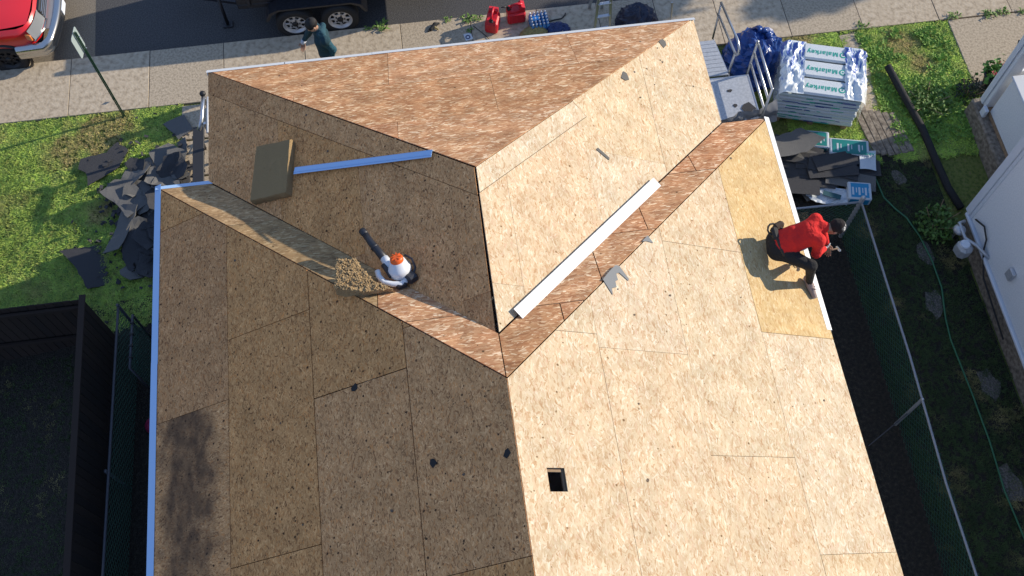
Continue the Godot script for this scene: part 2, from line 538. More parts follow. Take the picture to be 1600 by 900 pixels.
func setting() -> void:
	# far ground, one sheet to the horizon
	var far := G.new()
	far.quad(Vector3(-400, -0.9, 400), Vector3(400, -0.9, 400), Vector3(400, -0.9, -400), Vector3(-400, -0.9, -400))
	tag(obj("ground", far, M.turf), "open ground that runs on round the street and the yards", "", "", "structure")
	# the yard, with the left lawn falling away
	var yard := G.new().smooth(1)
	yard.grid(150, 90, func(u, w):
		var x: float = lerp(-30.0, 30.0, u)
		var z: float = lerp(30.0, -12.3, w)
		var y := gy(x, z) + 0.018 * noise.get_noise_2d(x * 3, z * 3)
		return Vector3(x, y - 0.02, z))
	tag(obj("lawn_ground", yard, M.turf), "grassy yard ground round the bungalow and beside the pavement", "", "", "structure")
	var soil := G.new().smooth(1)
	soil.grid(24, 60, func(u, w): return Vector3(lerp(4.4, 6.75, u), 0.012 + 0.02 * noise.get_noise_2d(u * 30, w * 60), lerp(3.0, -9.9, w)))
	tag(obj("shade_dark_soil", soil, M.soil), "bare soil strip along the right wall of the bungalow, darkened for its shade", "", "", "structure")
	var soil2 := G.new().smooth(1)  # dark sheet put down to deepen the shaded gap on the left
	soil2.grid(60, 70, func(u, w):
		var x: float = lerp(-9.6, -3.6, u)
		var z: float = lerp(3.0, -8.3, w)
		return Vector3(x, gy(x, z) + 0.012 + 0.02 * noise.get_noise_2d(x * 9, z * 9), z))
	tag(obj("shade_dark_soil", soil2, M.soil), "ground between the left wall and the next yard, shade put into its dark colour", "", "", "structure")
	var shade := G.new().smooth(1)  # dark sheet laid where the side yard only lies in shade
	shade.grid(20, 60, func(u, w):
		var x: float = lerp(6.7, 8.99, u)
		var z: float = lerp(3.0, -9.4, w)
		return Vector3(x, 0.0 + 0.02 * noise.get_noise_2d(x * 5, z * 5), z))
	tag(obj("side_yard_ground", shade, M.soil), "side yard ground by the white house, shade put into its dark colour", "", "", "structure")
	# road with sunlight put into a paler stretch on the left
	var road := G.new()
	road.quad(Vector3(-120, -0.1, -13.5), Vector3(120, -0.1, -13.5), Vector3(120, -0.1, -22), Vector3(-120, -0.1, -22))
	tag(obj("road", road, M.asphalt), "asphalt street at the top of the scene", "", "", "structure")
	var road2 := G.new()
	road2.quad(Vector3(-40, -0.096, -13.5), Vector3(-6.45, -0.096, -13.5), Vector3(-6.75, -0.096, -22), Vector3(-40, -0.096, -22))
	tag(obj("sunlit_road_patch", road2, M.asphalt_sunlit), "stretch of street under the red pickup, sunlight put into its paler colour", "", "", "structure")
	var pave: Node3D = thing("pavement", "concrete pavement of separate slabs along the street", "")
	pave.remove_meta("category")
	pave.set_meta("kind", "structure")
	var xs := [-14.2, -12.7, -11.2, -9.7, -8.3, -6.86, -5.35, -3.92, -2.34, -0.44, 0.95, 2.3, 3.5, 4.65, 5.85, 7.2, 8.65, 10.2, 11.7, 13.2, 14.7, 16.2]
	for k in xs.size() - 1:
		slab("slab", xs[k] + 0.006, xs[k + 1] - 0.006, -13.66, -12.3, -0.25, 0.03 + rng.randf_range(-0.005, 0.005), M.concrete if k % 3 else M.concrete2, pave, 0.004)
	obj("joint_bed", G.new().box(Vector3(1, -0.12, -12.98), Vector3(30.2, 0.284, 1.34)), M.black, pave)
	var far_side := slab("far_pavement", -60, 60, -24, -22, -0.3, 0.03, M.concrete, self)
	tag(far_side, "pavement on the far side of the street", "", "", "structure")
	# front walk at the right neighbour's
	var walk: Node3D = thing("front_walk", "concrete front walk of the white house at the top right", "")
	walk.remove_meta("category"); walk.set_meta("kind", "structure")
	slab("slab", 10.36, 12.05, -12.27, -10.5, -0.2, 0.035, M.concrete2, walk)
	slab("slab", 12.09, 14.5, -12.27, -10.5, -0.2, 0.03, M.concrete2, walk)
	var walk2: Node3D = thing("entry_walk", "grey concrete entry walk beside the left front corner of the bungalow", "")
	walk2.remove_meta("category"); walk2.set_meta("kind", "structure")
	for k in 3: slab("slab", -4.72 + k * 0.02, -3.1, -12.24 + k * 0.82, -11.46 + k * 0.82, -0.2, 0.03, M.concrete2, walk2)

func face_sheets(parent: Node, xf: Transform3D, face: PackedVector2Array, strips: Array, joints: Array, mats: Array, gap: float) -> void:
	for k in strips.size() - 1:
		var js: Array = joints[k]
		for m in js.size() - 1:
			sheet(parent, xf, rect(js[m], js[m + 1], strips[k], strips[k + 1]), face, mats[rng.randi() % mats.size()], gap)

func tight(p: PackedVector2Array, d: float) -> PackedVector2Array:
	return Geometry2D.offset_polygon(p, -d, Geometry2D.JOIN_MITER)[0]

func bungalow() -> void:
	var h: Node3D = thing("bungalow", "bungalow whose hip roof is stripped to bare strand board", "house")
	LF = fr(C, Vector3(0, 0, 1), Vector3(3.8794, 2.0847, 0).normalized())
	LR = fr(E, Vector3(0, 0, 1), Vector3(4.6458, 2.4608, 0).normalized())
	RF = fr(D, Vector3(0, 0, -1), Vector3(-3.9056, 2.0847, 0).normalized())
	RR = fr(F1, Vector3(0, 0, -1), Vector3(-4.6237, 2.4608, 0).normalized())
	FF = fr(Vector3(0, 3, -10.556), Vector3(-1, 0, 0), Vector3(0, 2.0847, 3.6696).normalized())
	RH = fr(Vector3(0, 3, -8.499), Vector3(-1, 0, 0), Vector3(0, 2.4608, 4.6037).normalized())
	var pr2 := Vector3(PR.x, PR.y, BACK)
	# left slope of the rear part: strips 1.33 wide, joints where the photograph has them
	var face := P2(LR, [E, PR, pr2, Vector3(E.x, 3, BACK)])
	var z0 := -8.499
	var ss := [0.0, 1.33, 2.66, 4.0, 5.4]
	var js := [[-1.0, -7.7 - z0, -4.78 - z0, -1.88 - z0, 12.0], [-1.0, -5.6 - z0, -2.65 - z0, 0.3 - z0, 12.0], [-1.0, -7.3 - z0, -4.4 - z0, -1.45 - z0, 12.0], [-1.0, -4.9 - z0, -1.97 - z0, 0.9 - z0, 12.0]]
	for k in 4:
		for m in js[k].size() - 1:
			if k == 0 and m >= 2:
				var q := Geometry2D.offset_polygon(rect(js[0][m], js[0][m] + 2.9, 0, 1.33), -0.004)[0]
				var g := G.new()
				var W: float = 2.9
				var pts := []
				for p in q: pts.append(p)
				# texture laid once over this sheet: u up the slope, v along the eave
				g.prism(PackedVector2Array(q), -0.013, 0.0, LR, 1.0, Vector2.ZERO)
				var o := obj("sheathing_board", g, M.stained.duplicate(), h)
				var mm: StandardMaterial3D = o.material_override
				mm.albedo_texture = turned(mm.albedo_texture)
				mm.uv1_scale = Vector3(1.0 / W, 1.0 / 1.33, 1)
				mm.uv1_offset = Vector3(-js[0][m] / W if m == 2 else 0.35, 0, 0)
				o.set_meta("label", "strand board blackened by damp")
			else:
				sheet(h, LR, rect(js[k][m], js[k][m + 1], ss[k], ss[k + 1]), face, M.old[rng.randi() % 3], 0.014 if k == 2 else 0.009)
	# right slope of the rear part, with the vent opening
	face = tight(P2(RR, [F1, Vector3(F1.x, 3, BACK), pr2, PR]), 0.004)
	var Z := func(z: float) -> float: return -(z - z0)
	js = [[-3.715, -4.78, -1.87, 1.03, BACK], [-3.0, -5.97, -3.07, -0.17, BACK], [-4.0, -7.2, -4.36, -1.46, 1.44, BACK], [-4.0, -5.6, -4.5, 3.0]]
	js[0][0] = -8.6
	js[1][0] = -8.6
	js[2][0] = -8.6
	js[3] = [-8.6, -4.53, -1.7, 1.2, BACK]
	ss = [0.0, 1.3, 2.63, 3.94, 5.4]
	for k in 4:
		for m in js[k].size() - 1:
			var cell := rect(Z.call(js[k][m + 1]), Z.call(js[k][m]), ss[k], ss[k + 1])
			var mt: Material = M.gold[0] if k == 0 and m == 0 else M.pale[rng.randi() % 6]
			if k == 3 and m == 1:
				var hole := rect(Z.call(-2.63), Z.call(-2.89), 4.69, 4.91)
				var g := G.new()
				var off := Vector2(rng.randf(), rng.randf())
				for part in Geometry2D.intersect_polygons(cell, face):
					for cut in [rect(-20, hole[0].x, -1, 9), rect(hole[1].x, 20, -1, 9), rect(hole[0].x, hole[1].x, -1, hole[0].y), rect(hole[0].x, hole[1].x, hole[2].y, 9)]:
						for q in Geometry2D.intersect_polygons(Geometry2D.offset_polygon(part, -0.003)[0], cut):
							g.prism(q, -0.013, 0, RR, 1 / 3.0, off)
				obj("sheathing_board", g, mt, h)
				# the thickness of the old plank deck under the opening
				var lip := G.new()
				var a: Vector2 = hole[0]; var b: Vector2 = hole[2]
				lip.prism(rect(a.x - 0.1, a.x + 0.0, a.y - 0.1, b.y + 0.1), -0.035, -0.014, RR)
				lip.prism(rect(b.x - 0.035, b.x + 0.1, a.y - 0.1, b.y + 0.1), -0.06, -0.034, RR)
				lip.prism(rect(a.x - 0.1, b.x + 0.1, a.y - 0.1, a.y + 0.022), -0.06, -0.036, RR)
				obj("plank", lip, M.wood, h)
			else:
				sheet(h, RR, cell, face, mt, 0.005)
	# front hip
	face = tight(P2(FF, [A, PF, B]), 0.008)
	ss = [0.0, 1.33, 2.66, 4.3]
	face_sheets(h, FF, face, ss, [[-6, -2.25, 0.6, 3.45, 6], [-6, -0.9, 2.0, 6], [-6, 0.5, 6]], M.red, 0.005)
	# rear hip, seen either side of the front part
	face = tight(P2(RH, [E, C, PJ, D, F1, PR]), 0.01)
	var rows := [0.0, 1.33, 2.66, 4.0, 5.3]
	var greyed := Geometry2D.intersect_polygons(face, rect(0.95, 9, -1, 9))[0]
	var dry := Geometry2D.intersect_polygons(face, rect(-9, 0.95, -1, 9))[0]  # right of the split, in the plain red palette
	face_sheets(h, RH, greyed, rows, [[-7, 7], [-7, 3.2, 7], [-7, 1.8, 7], [-7, 7]], M.red_greyed, 0.008)
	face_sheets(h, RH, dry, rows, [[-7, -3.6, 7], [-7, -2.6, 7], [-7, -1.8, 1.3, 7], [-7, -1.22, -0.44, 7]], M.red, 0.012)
	# left slope of the front part: a long narrow strip runs beside the hip
	face = tight(P2(LF, [A, C, PJ - Vector3(0.035, 0.0188, 0), PF - Vector3(0.012, 0.0064, 0)]), 0.006)
	var hip0 := P2(LF, [A, PF])
	var dv := (hip0[1] - hip0[0]).normalized()
	var nv := Vector2(-dv.y, dv.x)
	if nv.x < 0: nv = -nv
	var l0 := hip0[0] - dv * 1.0
	var wid := 0.34
	var l1 := hip0[1] + dv * 1.0
	sheet(h, LF, PackedVector2Array([l0, hip0[0] + dv * 1.62, hip0[0] + dv * 1.5 + nv * wid, l0 + nv * wid]), face, M.old[1], 0.006)
	sheet(h, LF, PackedVector2Array([hip0[0] + dv * 1.62, l1, l1 + nv * wid, hip0[0] + dv * 1.5 + nv * wid]), face, M.old[0], 0.01)
	var rest := Geometry2D.clip_polygons(face, PackedVector2Array([l0 - nv * 2, l1 - nv * 2, l1 + nv * wid, l0 + nv * wid]))[0]
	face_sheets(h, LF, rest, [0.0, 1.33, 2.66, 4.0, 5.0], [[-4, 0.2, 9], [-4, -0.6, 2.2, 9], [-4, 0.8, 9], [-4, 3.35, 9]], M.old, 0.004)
	# right slope of the front part
	face = tight(P2(RF, [B, PF, PJ, D]), 0.004)
	hip0 = P2(RF, [B, PF])
	dv = (hip0[1] - hip0[0]).normalized()
	nv = Vector2(-dv.y, dv.x)
	if nv.x > 0: nv = -nv
	l0 = hip0[0] - dv * 1.0
	l1 = hip0[1] + dv * 1.0
	wid = 0.3
	var cutp := hip0[0] + dv * 3.55
	sheet(h, RF, PackedVector2Array([cutp, l1, l1 + nv * wid, cutp + nv * wid]), face, M.pale[0], 0.01)
	rest = Geometry2D.clip_polygons(face, PackedVector2Array([cutp - nv * 2, l1 - nv * 2, l1 + nv * wid, cutp + nv * wid]))[0]
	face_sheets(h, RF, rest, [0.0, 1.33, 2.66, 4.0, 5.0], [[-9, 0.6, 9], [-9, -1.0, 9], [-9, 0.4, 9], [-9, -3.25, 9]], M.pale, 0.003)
	# back hip end, out of sight, in two plain boards so that the roof is closed
	var gable := G.new()
	var bx := Transform3D(Basis(), Vector3(0, 0, BACK - 0.02))
	gable.prism(PackedVector2Array([Vector2(E.x + 0.1, 2.95), Vector2(F1.x - 0.1, 2.95), Vector2(PR.x, PR.y - 0.06)]), -0.04, 0.0, bx)
	obj("gable", gable, M.siding, h)
	# eaves: white drip edge, shaded lengths coloured blue for sky light; bare boards elsewhere
	var drip := func(xf: Transform3D, s0: float, s1: float, w: float, m: Material) -> void:
		var n := maxi(1, int(round((s1 - s0) / 2.6)))
		for k in n:
			var g := G.new()
			var a := lerpf(s0, s1, float(k) / n) - (0.05 if k > 0 else 0.0)
			var b := lerpf(s0, s1, float(k + 1) / n)
			var up := 0.003 + 0.0025 * (k % 2)
			var skew := rng.randf_range(-0.004, 0.004)
			g.prism(PackedVector2Array([Vector2(a, -0.018), Vector2(b, -0.018), Vector2(b, w + skew), Vector2(a, w - skew)]), up, up + 0.002, xf)
			var d0: Vector3 = xf * Vector3(a, -0.016, up)
			var d1: Vector3 = xf * Vector3(b, -0.016, up)
			g.box((d0 + d1) * 0.5 - Vector3(0, 0.045, 0), Vector3(0.006 + absf(d1.x - d0.x), 0.09, 0.006 + absf(d1.z - d0.z)))
			obj("drip_edge", g, m, h)
	drip.call(LR, -0.02, 11.5, 0.1, M.shade_blue_trim)
	drip.call(FF, -4.37, 3.45, 0.075, M.white)
	drip.call(RR, -3.58, 0.0, 0.075, M.white)
	drip.call(RH, 3.36, 4.2, 0.075, M.shade_blue_trim)
	# fascia boards and soffit
	var fas := G.new()
	for e in [[A, B], [B, D], [D, F1], [F1, Vector3(F1.x, 3, BACK)], [C, A], [E, C], [Vector3(E.x, 3, BACK), E]]:
		var a: Vector3 = e[0]; var b: Vector3 = e[1]
		var d := (b - a).normalized()
		var inw := Vector3(-d.z, 0, d.x)
		var mid := (a + b) * 0.5 + inw * 0.035 - Vector3(0, 0.105, 0)
		fas.box(mid, Vector3(absf(b.x - a.x) + 0.03, 0.17, absf(b.z - a.z) + 0.03))
	obj("fascia", fas, M.white_dull, h)
	var base := G.new()
	var plan := PackedVector2Array([Vector2(E.x + 0.05, -BACK + 0.05), Vector2(F1.x - 0.05, -BACK + 0.05), Vector2(F1.x - 0.05, 8.45), Vector2(D.x - 0.05, 8.45), Vector2(B.x - 0.05, 10.5), Vector2(A.x + 0.05, 10.5), Vector2(C.x + 0.05, 8.45), Vector2(E.x + 0.05, 8.45)])
	var flat := Transform3D(Basis(Vector3.RIGHT, Vector3(0, 0, -1), Vector3.UP), Vector3.ZERO)
	base.prism(plan, 2.8, 2.83, flat)
	obj("soffit", base, M.white_dull, h)
	# walls with windows
	var wl := G.new()
	var wp := PackedVector2Array([Vector2(-3.75, -BACK + 0.4), Vector2(4.6, -BACK + 0.4), Vector2(4.6, 8.05), Vector2(3.9, 8.05), Vector2(3.9, 10.1), Vector2(-2.98, 10.1), Vector2(-2.98, 8.05), Vector2(-3.75, 8.05)])
	wl.prism(wp, -0.6, 2.81, flat)
	obj("wall", wl, M.siding, h)
	for q in [[-3.77, -5.2], [-3.77, -1.6], [4.62, -6.0], [4.62, -2.4]]:
		var w := obj("window", G.new().box(Vector3(q[0], 1.7, q[1]), Vector3(0.08, 1.1, 0.95), Basis(), 0.01), M.white_dull, h)
		obj("pane", G.new().box(Vector3(q[0] + signf(q[0]) * 0.03, 1.7, q[1]), Vector3(0.05, 0.94, 0.8)), M.glass, w)
	# rafters under the deck, seen through the opening and the open ridges
	for k in 14:
		var z := -8.0 + k * 0.62
		if absf(z + 2.76) < 0.22: continue
		if z < -4.0: continue
		obj("rafter", G.new().bar(RR * Vector3(Z.call(z), 0.25, -0.13), RR * Vector3(Z.call(z), 5.1, -0.13), 0.16, 0.04), M.wood, h)

func turned(t: ImageTexture) -> ImageTexture:
	var im: Image = t.get_image().duplicate()
	im.rotate_90(COUNTERCLOCKWISE)
	im.flip_x()
	return ImageTexture.create_from_image(im)

func neighbour_house() -> void:
	var h: Node3D = thing("white_house", "white neighbouring house with a low foundation and a front porch, at the right", "house")
	# main block: wall face x = 9.0, front corner z = -7.74
	slab("wall", 9.0, 20, -7.74, 9, 0.6, 3.4, M.nb, h, 0.0)
	slab("foundation", 9.03, 19.9, -7.7, 8.9, -0.5, 0.598, M.foundation, h, 0.02)
	slab("corner_board", 8.97, 9.12, -7.77, -7.62, 0.58, 3.38, M.white_dull, h, 0.008)
	slab("corner_board", 8.985, 9.06, -7.615, -7.54, 0.59, 3.36, M.white_dull, h, 0.008)
	obj("ledge", G.new().box(Vector3(9.02, 0.55, -2), Vector3(0.14, 0.06, 11.4), Basis(), 0.01), M.white_dull, h)
	slab("outlet_box", 8.93, 8.995, -6.28, -6.12, 1.02, 1.24, M.alu, h, 0.012)
	obj("cable", G.new().smooth(1).tube([Vector3(8.97, 0.75, -7.45), Vector3(8.95, 0.95, -7.2), Vector3(8.96, 0.85, -7.0), Vector3(8.97, 0.62, -6.9), Vector3(8.93, 0.4, -6.5), Vector3(8.93, 0.3, -5.4)], 0.016, 6), M.black, h)
	obj("cable", G.new().smooth(1).tube([Vector3(8.97, 1.5, -5.75), Vector3(8.95, 1.2, -5.5), Vector3(8.96, 0.9, -5.1), Vector3(8.96, 0.62, -4.6)], 0.014, 6), M.black, h)
	# block that steps back, with the porch: foundation face x = 9.95
	slab("foundation", 9.95, 19, -10.12, -7.75, -0.5, 0.42, M.foundation, h, 0.03)
	slab("porch_floor", 10.12, 19, -10.05, -7.75, 0.42, 0.5, M.wood, h, 0.01)
	slab("porch_wall", 10.12, 10.26, -9.72, -7.75, 0.52, 1.5, M.nb, h, 0.01)
	slab("porch_cap", 10.08, 10.31, -9.74, -7.78, 1.502, 1.55, M.white_dull, h, 0.01)
	slab("porch_post", 10.06, 10.3, -10.06, -9.82, 0.5, 4.3, M.nb, h, 0.015)
	slab("post_trim", 10.03, 10.05, -10.0, -9.9, 0.52, 4.3, M.white_dull, h, 0.005)
	slab("porch_wall", 10.3, 18, -10.02, -9.88, 0.502, 1.45, M.nb, h, 0.01)
	slab("post_foot", 9.98, 10.05, -9.8, -9.66, 0.43, 0.62, M.white_dull, h, 0.01)
	var roof := G.new()
	roof.prism(PackedVector2Array([Vector2(8.85, 3.38), Vector2(20.2, 3.38), Vector2(14.5, 5.2)]), -8.0, 10.3, Transform3D(Basis(), Vector3(0, 0, 0)))
	obj("roof", roof, M.shingle_grey, h)
	var pr := G.new()
	pr.grid(1, 1, func(u, w): return Vector3(lerp(10.0, 19.0, u), lerp(4.25, 4.8, w), lerp(-10.2, -7.7, w)))
	pr.grid(1, 1, func(u, w): return Vector3(lerp(19.0, 10.0, u), lerp(4.2, 4.75, w), lerp(-10.2, -7.7, w)))
	obj("porch_roof", pr, M.shingle_grey, h)
	# gas meter at the corner
	var m: Node3D = thing("gas_meter", "grey gas meter with pipes on the corner of the white house", "gas meter", Vector3(8.72, 0, -7.15))
	var body := G.new().smooth(1)
	body.smooth(-1).box(Vector3(-0.02, 0.52, 0.12), Vector3(0.24, 0.3, 0.26), Basis(Vector3.UP, 0.2), 0.06)
	obj("meter_body", body, M.alu, m)
	obj("dial", G.new().lathe([Vector2(0.0, 0.03), Vector2(0.08, 0.03), Vector2(0.09, 0)], Transform3D(Basis(), Vector3(-0.06, 0.7, 0.12)), 12), M.white_dull, m)
	obj("regulator", G.new().smooth(1).lathe([Vector2(0, 0.1), Vector2(0.05, 0.08), Vector2(0.105, 0.03), Vector2(0.105, -0.01), Vector2(0.05, -0.06), Vector2(0, -0.06)], Transform3D(Basis(), Vector3(-0.02, 0.62, -0.2)), 14), M.galv, m)
	obj("pipe", G.new().smooth(1).tube([Vector3(0.1, -0.05, -0.34), Vector3(0.1, 0.66, -0.34), Vector3(-0.02, 0.7, -0.3), Vector3(-0.02, 0.7, 0.0), Vector3(0.12, 0.72, 0.18), Vector3(0.2, 0.72, 0.36), Vector3(0.34, 0.6, 0.42)], 0.03, 8), M.galv, m)
	# trees added beyond the frame, sized and placed to shade the pavement
	for t in [[Vector3(18.0, -0.05, -16.1), 6.2, 0.85], [Vector3(21.9, -0.05, -16.2), 6.0, 0.62]]:
		var tr: Node3D = thing("added_tree", "leafy tree added out of view to shade the pavement, " + ("nearer" if t[1] > 6.1 else "farther") + " of the pair to the right", "tree", t[0], 0, "added shade trees")
		obj("trunk", G.new().smooth(1).tube([Vector3.ZERO, Vector3(0.05, 2, 0.03), Vector3(0.0, t[1], 0)], 0.16, 8, 0.05), M.wood, tr)
		var leaf := G.new()
		leaf.quad(Vector3(-0.06, 0, -0.1), Vector3(0.06, 0.01, -0.1), Vector3(0.06, 0, 0.1), Vector3(-0.06, 0.02, 0.1))
		var xf: Array[Transform3D] = []
		for k in 1800:
			var d: Vector3 = Vector3(rng.randfn(), rng.randfn() * 0.8, rng.randfn()).normalized() * pow(rng.randf(), 0.4) * t[2] * rng.randf_range(0.6, 1.05)
			xf.append(Transform3D(Basis(Vector3(rng.randfn(), rng.randfn(), rng.randfn()).normalized(), rng.randf() * TAU).scaled(Vector3.ONE * 0.9), d + Vector3(0, t[1], 0)))
		many("crown", leaf, mat(Color(0.05, 0.09, 0.02), 0.7), xf, [], tr).set_meta("kind", "stuff")

func many(called: String, g: G, m: Material, xf: Array[Transform3D], cols: Array, parent: Node = self) -> MultiMeshInstance3D:
	var mm := MultiMesh.new()
	mm.transform_format = MultiMesh.TRANSFORM_3D
	mm.use_colors = cols.size() > 0
	mm.mesh = g.done()
	mm.instance_count = xf.size()
	for k in xf.size():
		mm.set_instance_transform(k, xf[k])
		if cols: mm.set_instance_color(k, cols[k])
	var o := MultiMeshInstance3D.new()
	o.name = named(parent, called)
	o.multimesh = mm
	o.material_override = m
	parent.add_child(o, true)
	return o

# woven wire between two points: diagonal wires both ways, clipped to the panel
func wires(a: Vector3, b: Vector3, h0: float, h1: float, step: float, r: float) -> G:
	var g := G.new()
	var d := (b - a)
	d.y = 0
	var L := d.length()
	d = d.normalized()
	var H := h1 - h0
	var k := -H
	while k < L:
		for way in [1.0, -1.0]:
			var s0 := k
			var s1 := k + H
			var t0 := 0.0
			var t1 := H
			if s0 < 0: t0 = -s0; s0 = 0
			if s1 > L: t1 -= s1 - L; s1 = L
			if s1 - s0 > 0.03:
				if way < 0: 
					var p := t0
					t0 = H - p
					t1 = H - t1
				g.tube([a + d * s0 + Vector3(0, h0 + t0, 0), a + d * s1 + Vector3(0, h0 + t1, 0)], r, 3, -1.0, false)
		k += step
	return g

func fences() -> void:
	# right: green wire on galvanised rails
	var f: Node3D = thing("chain_link_fence", "green chain link fence with grey top rail right of the bungalow", "fence")
	var c := Vector3(6.92, 0, -7.82)
	var e := Vector3(6.80, 0, 2.5)
	var w := Vector3(4.9, 0, -7.86)
	obj("rail", G.new().smooth(1).tube([c + Vector3(0, 1.2, 0), Vector3(6.88, 1.2, -5.0), Vector3(6.80, 1.19, -3.0), e + Vector3(0, 1.2, 0)], 0.02, 8), M.rail, f)
	obj("rail", G.new().smooth(1).tube([c + Vector3(0, 1.18, 0), w + Vector3(0, 1.18, 0)], 0.02, 8), M.rail, f)
	for p in [[c, 1.32, 0.04], [Vector3(6.85, 0, -4.3), 1.2, 0.028], [Vector3(6.80, 0, -0.9), 1.2, 0.028], [w, 1.2, 0.028]]:
		obj("post", G.new().smooth(1).lathe([Vector2(p[2], -0.2), Vector2(p[2], p[1]), Vector2(p[2] * 0.6, p[1] + 0.035), Vector2(0, p[1] + 0.045)], Transform3D(Basis(), p[0]), 10), M.galv, f)
	var n1 := obj("wire_netting", wires(c, e, 0.04, 1.18, 0.11, 0.0058), M.mesh_green, f)
	var n2 := obj("wire_netting", wires(w, c, 0.04, 1.16, 0.11, 0.0058), M.mesh_green, f)
	obj("tension_wire", G.new().tube([Vector3(6.86, 0.62, -4.3), Vector3(6.3, 0.02, -4.0)], 0.009, 6), M.shade_galv, f)
	n1.set_meta("kind", "stuff"); n2.set_meta("kind", "stuff")
	# left: plain wire fence near the wall
	f = thing("chain_link_fence", "dark wire fence between the bungalow and the wooden fence on the left", "fence")
	c = Vector3(-5.42, 0, -7.65); e = Vector3(-5.6, 0, 2.5)
	obj("rail", G.new().smooth(1).tube([c + Vector3(0, 1.0, 0), e + Vector3(0, 1.0, 0)], 0.022, 8), M.shade_galv, f)
	for p in [c, Vector3(-5.5, 0, -4.9), Vector3(-5.55, 0, -2.0)]:
		obj("post", G.new().smooth(1).tube([p - Vector3(0, 0.5, 0), p + Vector3(0, 1.05, 0)], 0.026, 8), M.shade_galv, f)
	obj("wire_netting", wires(c - Vector3(0, 0.2, 0), e - Vector3(0, 0.2, 0), 0.0, 1.18, 0.11, 0.0045), M.mesh_green, f).set_meta("kind", "stuff")
	# short folding gate bar
	f = thing("fence_gate", "narrow wire gate standing open beside the left wire fence", "gate")
	var a := Vector3(-5.15, 0, -7.4); var b := Vector3(-5.17, 0, -6.5)
	obj("frame", G.new().smooth(1).tube([a, a + Vector3(0, 1.1, 0), b + Vector3(0, 1.1, 0), b, a + Vector3(0, 0.02, 0.02)], 0.022, 8), M.shade_galv, f)
	obj("wire_netting", wires(a, b, 0.04, 1.08, 0.075, 0.003), M.mesh_green, f).set_meta("kind", "stuff")
	for k in 4: obj("clip", G.new().box(a.lerp(b, 0.15 + 0.22 * k) + Vector3(0, 1.1, 0), Vector3(0.07, 0.07, 0.03), Basis(), 0.01), M.black, f)
	# wooden board fence of the left neighbour
	f = thing("board_fence", "dark brown board fence of the next yard at the lower left", "fence")
	var bm := [mat(Color(0.024, 0.015, 0.011), 0.95), mat(Color(0.03, 0.019, 0.014), 0.95), mat(Color(0.019, 0.013, 0.011), 0.95)]  # browns darkened in colour for the shade of the left yard
	var z := -7.62
	while z < 2.6:
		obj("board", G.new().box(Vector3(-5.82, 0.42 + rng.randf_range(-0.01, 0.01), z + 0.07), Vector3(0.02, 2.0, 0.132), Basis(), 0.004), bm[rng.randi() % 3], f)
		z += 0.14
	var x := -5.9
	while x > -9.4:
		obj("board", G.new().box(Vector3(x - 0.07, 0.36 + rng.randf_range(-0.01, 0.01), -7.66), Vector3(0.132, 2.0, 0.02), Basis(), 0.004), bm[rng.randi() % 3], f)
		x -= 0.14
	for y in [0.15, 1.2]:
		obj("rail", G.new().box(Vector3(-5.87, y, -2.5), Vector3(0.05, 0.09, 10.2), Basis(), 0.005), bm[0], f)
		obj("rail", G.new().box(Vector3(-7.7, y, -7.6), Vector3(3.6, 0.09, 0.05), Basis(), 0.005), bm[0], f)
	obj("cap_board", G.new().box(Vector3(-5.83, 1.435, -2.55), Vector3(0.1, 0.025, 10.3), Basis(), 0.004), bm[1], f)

func wheel_mesh(r: float, w: float) -> G:   # axis along local y
	var g := G.new().smooth(1)
	g.lathe([Vector2(r * 0.62, -w * 0.42), Vector2(r * 0.72, -w * 0.5), Vector2(r * 0.93, -w * 0.48), Vector2(r, -w * 0.36), Vector2(r, w * 0.36), Vector2(r * 0.93, w * 0.48), Vector2(r * 0.72, w * 0.5), Vector2(r * 0.62, w * 0.42), Vector2(r * 0.6, 0), Vector2(r * 0.62, -w * 0.42)], Transform3D(), 28)
	return g

func add_wheel(parent: Node, at: Vector3, r: float, w: float, rim: Material) -> void:
	# outer face towards +z
	var b := Basis(Vector3.RIGHT, Vector3(0, 0, 1), Vector3(0, -1, 0))
	var t := obj("wheel", wheel_mesh(r, w), M.rubber, parent)
	t.transform = Transform3D(b, at)
	var g := G.new().smooth(1)
	g.lathe([Vector2(r * 0.655, w * 0.40), Vector2(r * 0.64, w * 0.44), Vector2(r * 0.6, w * 0.42), Vector2(r * 0.56, w * 0.22), Vector2(r * 0.5, w * 0.2)], Transform3D(), 28)
	g.smooth(-1)
	for k in 8:
		var a := TAU * k / 8
		var d := Vector3(cos(a), 0, sin(a))
		g.box(d * r * 0.4 + Vector3(0, w * 0.23, 0), Vector3(r * 0.28, w * 0.08, r * 0.13), Basis(d, Vector3.UP, d.cross(Vector3.UP)), 0.006)
	g.lathe([Vector2(r * 0.34, w * 0.2), Vector2(r * 0.33, w * 0.29), Vector2(r * 0.17, w * 0.31)], Transform3D(), 20)
	obj("rim", g, rim, t)
	var hub := G.new().smooth(1).lathe([Vector2(r * 0.17, w * 0.2), Vector2(r * 0.16, w * 0.38), Vector2(0.0, w * 0.4)], Transform3D(), 14)
	hub.smooth(-1)
	for k in 5: hub.box(Vector3(cos(TAU * k / 5), 0, sin(TAU * k / 5)) * r * 0.24 + Vector3(0, w * 0.31, 0), Vector3(0.026, 0.03, 0.026))
	obj("hub", hub, M.black, t)
	obj("disc", G.new().lathe([Vector2(0, w * 0.1), Vector2(r * 0.6, w * 0.1)], Transform3D(Basis(), Vector3.ZERO), 20), M.black, t)

